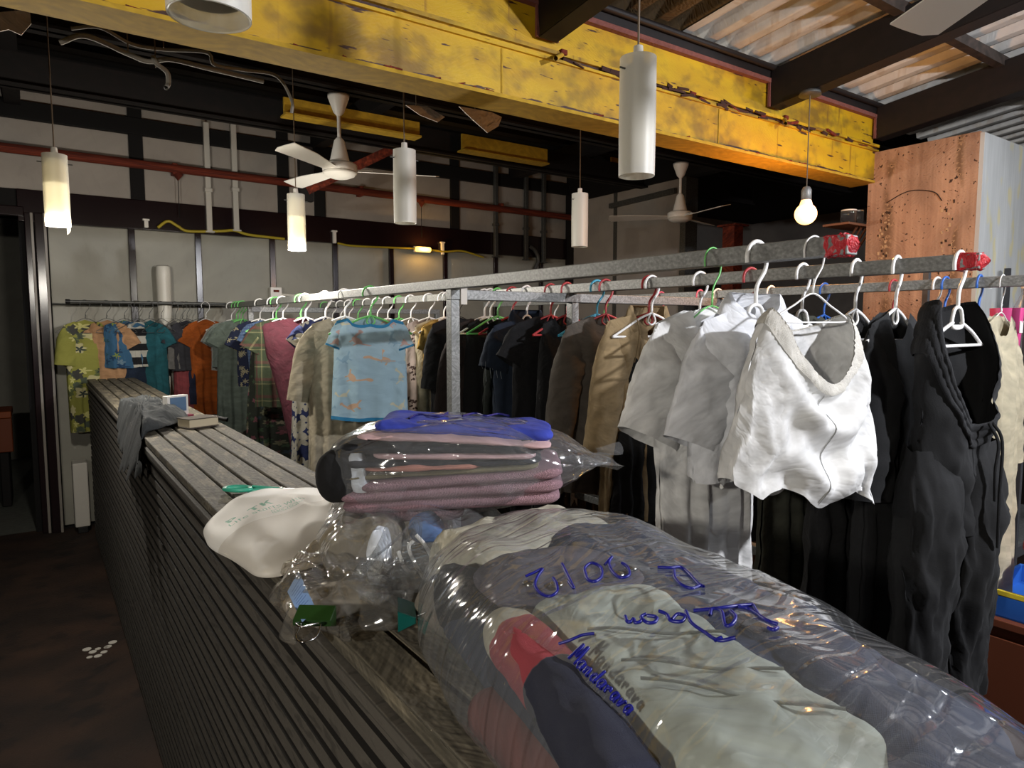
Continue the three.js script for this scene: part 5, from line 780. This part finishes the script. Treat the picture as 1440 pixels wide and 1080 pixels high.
// ---------------------------------------------------------------- storage at the right edge
{
  const t = thing('storage_shelves', 'dark metal storage shelves beside the column', 'shelf unit', [3.36, 0, -1.5]);
  const ys = [1.48, 1.13, .66, .2]; for (const y of ys) { mk('shelf', boxAt(0, .9, y - .03, y - .008, 0, .4, .003), M.galvDull, t); mk('shelf_lip', boxAt(0, .9, y - .045, y, .395, .41), std(0x3a3a3c, .5), t); }
  for (const [x, z] of [[0, 0], [0, .4], [.9, 0], [.9, .4]]) mk('upright', boxAt(x - .012, x + .012, 0, 1.9, z - .012, z + .012), std(0x3a3a3c, .5), t);
  mk('back_panel', boxAt(0, .9, .1, 1.5, -.012, -.004), M.greyply, t);
  const S = 'items on the storage shelves', put = (px, yi, z) => { const p = meet('z', z, px, 500); return [p.x, ys[yi] - .008, z]; };
  const cup = thing('pink_cup', 'pink plastic cup on the top storage shelf', 'cup', put(1412, 0, -1.2), 0, S); mk('cup', lathe([[0, 0], [.05, 0], [.062, .2], [.058, .2], [.046, .006], [0, .006]]), std(0xd8508c, .35), cup); mk('sticker', box(.04, .05, .002), M.white, cup, [.0, .12, .057]);
  const bt = thing('water_bottle', 'clear plastic water bottle beside the pink cup', 'bottle', put(1438, 0, -1.22), 0, S); mk('bottle', lathe([[0, 0], [.05, 0], [.055, .02], [.052, .1], [.055, .13], [.05, .2], [.02, .27], [.02, .3], [0, .3]]), film({ roughness: .12, bumpScale: .001 }), bt); mk('cap', cyl(.022, .022, .025, 16), M.whiteDull, bt, [0, .305, 0]);
  const cn = thing('cone_nozzle', 'white cone nozzle on the middle storage shelf', 'nozzle', put(1414, 1, -1.2), 0, S); mk('cone', lathe([[0, .15], [.006, .15], [.03, .04], [.05, .035], [.05, 0], [0, 0]]), M.white, cn); mk('ring', lathe([[.036, .03], [.04, .034], [.036, .038]]), M.whiteDull, cn);
  const mt = thing('steel_mug', 'steel mug standing by the orange spatula', 'mug', put(1436, 1, -1.2), 0, S); mk('mug', lathe([[0, 0], [.05, 0], [.05, .2], [.047, .2], [.047, .006], [0, .006]]), M.chrome, mt); mk('rim', lathe([[.047, .2], [.05, .203], [.052, .2]]), M.chrome, mt);
  const sp = thing('orange_spatula', 'thin orange spatula leaning on the middle shelf', 'spatula', put(1404, 1, -1.15), 0, S); mk('handle', poly([[0, .005, 0], [.04, .2, 0]], .007, 8), std(0xd8762a, .5), sp); mk('blade', box(.025, .05, .003), std(0xd8762a, .5), sp, [.045, .22, 0]);
  const db = thing('detergent_bottle', 'white detergent bottle with purple cap and blue label', 'bottle', put(1424, 2, -1.18), 0, S); mk('body', box(.13, .3, .07, .02), M.white, db, [0, .15, 0]); mk('label', box(.1, .16, .004), std(0x2f62b0, .5), db, [0, .15, .035]); mk('cap', cyl(.022, .026, .06, 16), std(0x7a1c6a, .4), db, [0, .33, 0]);
  const tb = thing('food_tub', 'clear tub with yellow and red contents on the low shelf', 'tub', put(1432, 3, -1.16), 0, S); mk('tub', lathe([[0, 0], [.1, 0], [.12, .2], [.115, .2], [.096, .006], [0, .006]]), film({ roughness: .1, bumpScale: .001 }), tb); mk('contents', lathe([[0, .01], [.09, .01], [.1, .11], [0, .12]]), std(0xc9a83a, .7), tb);
}
{
  const p = at(1405, 885, 2.45), t = thing('brown_cabinet', 'low brown cabinet at the end of the racks', 'cabinet', [p.x + .31, 0, p.z + .1]);
  mk('carcass', box(.56, p.y, .5, .008), std(0x6a3620, .6), t, [0, p.y / 2, 0]); mk('top_board', box(.6, .03, .54, .004), std(0x77402a, .55), t, [0, p.y + .015, 0]); mk('door', box(.012, p.y - .08, .44, .003), std(0x6f3a22, .6), t, [-.286, p.y / 2, 0]); mk('handle', box(.015, .1, .015, .004), M.galv, t, [-.298, p.y * .6, .15]);
  const y = p.y + .03, tr = thing('blue_tray', 'bright blue plastic tray on the brown cabinet', 'tray', [p.x + .27, y, p.z + .1]); mk('floor', box(.46, .01, .42, .004), M.blueP, tr, [0, .005, 0]); for (const s of [-1, 1]) { mk('side', box(.012, .08, .42, .003), M.blueP, tr, [s * .224, .04, 0]); mk('side', box(.44, .08, .012, .003), M.blueP, tr, [0, .04, s * .204]); } mk('yellow_edge', box(.014, .02, .3, .003), std(0xe0c83a, .4), tr, [-.224, .09, .02]);
  const rr = thing('red_roll', 'red tape roll end resting over the blue tray', 'roll', [p.x + .22, y + .19, p.z + .05], .4); mk('roll', cyl(.045, .045, .4, 24), M.redTape, rr, [0, 0, 0], [0, 0, Math.PI / 2]); mk('core', cyl(.018, .018, .42, 16), M.whiteDull, rr, [0, 0, 0], [0, 0, Math.PI / 2]); mk('stand', box(.03, .16, .03), M.galvDull, rr, [0, -.1, 0]);
}

renderer.render(scene, camera);
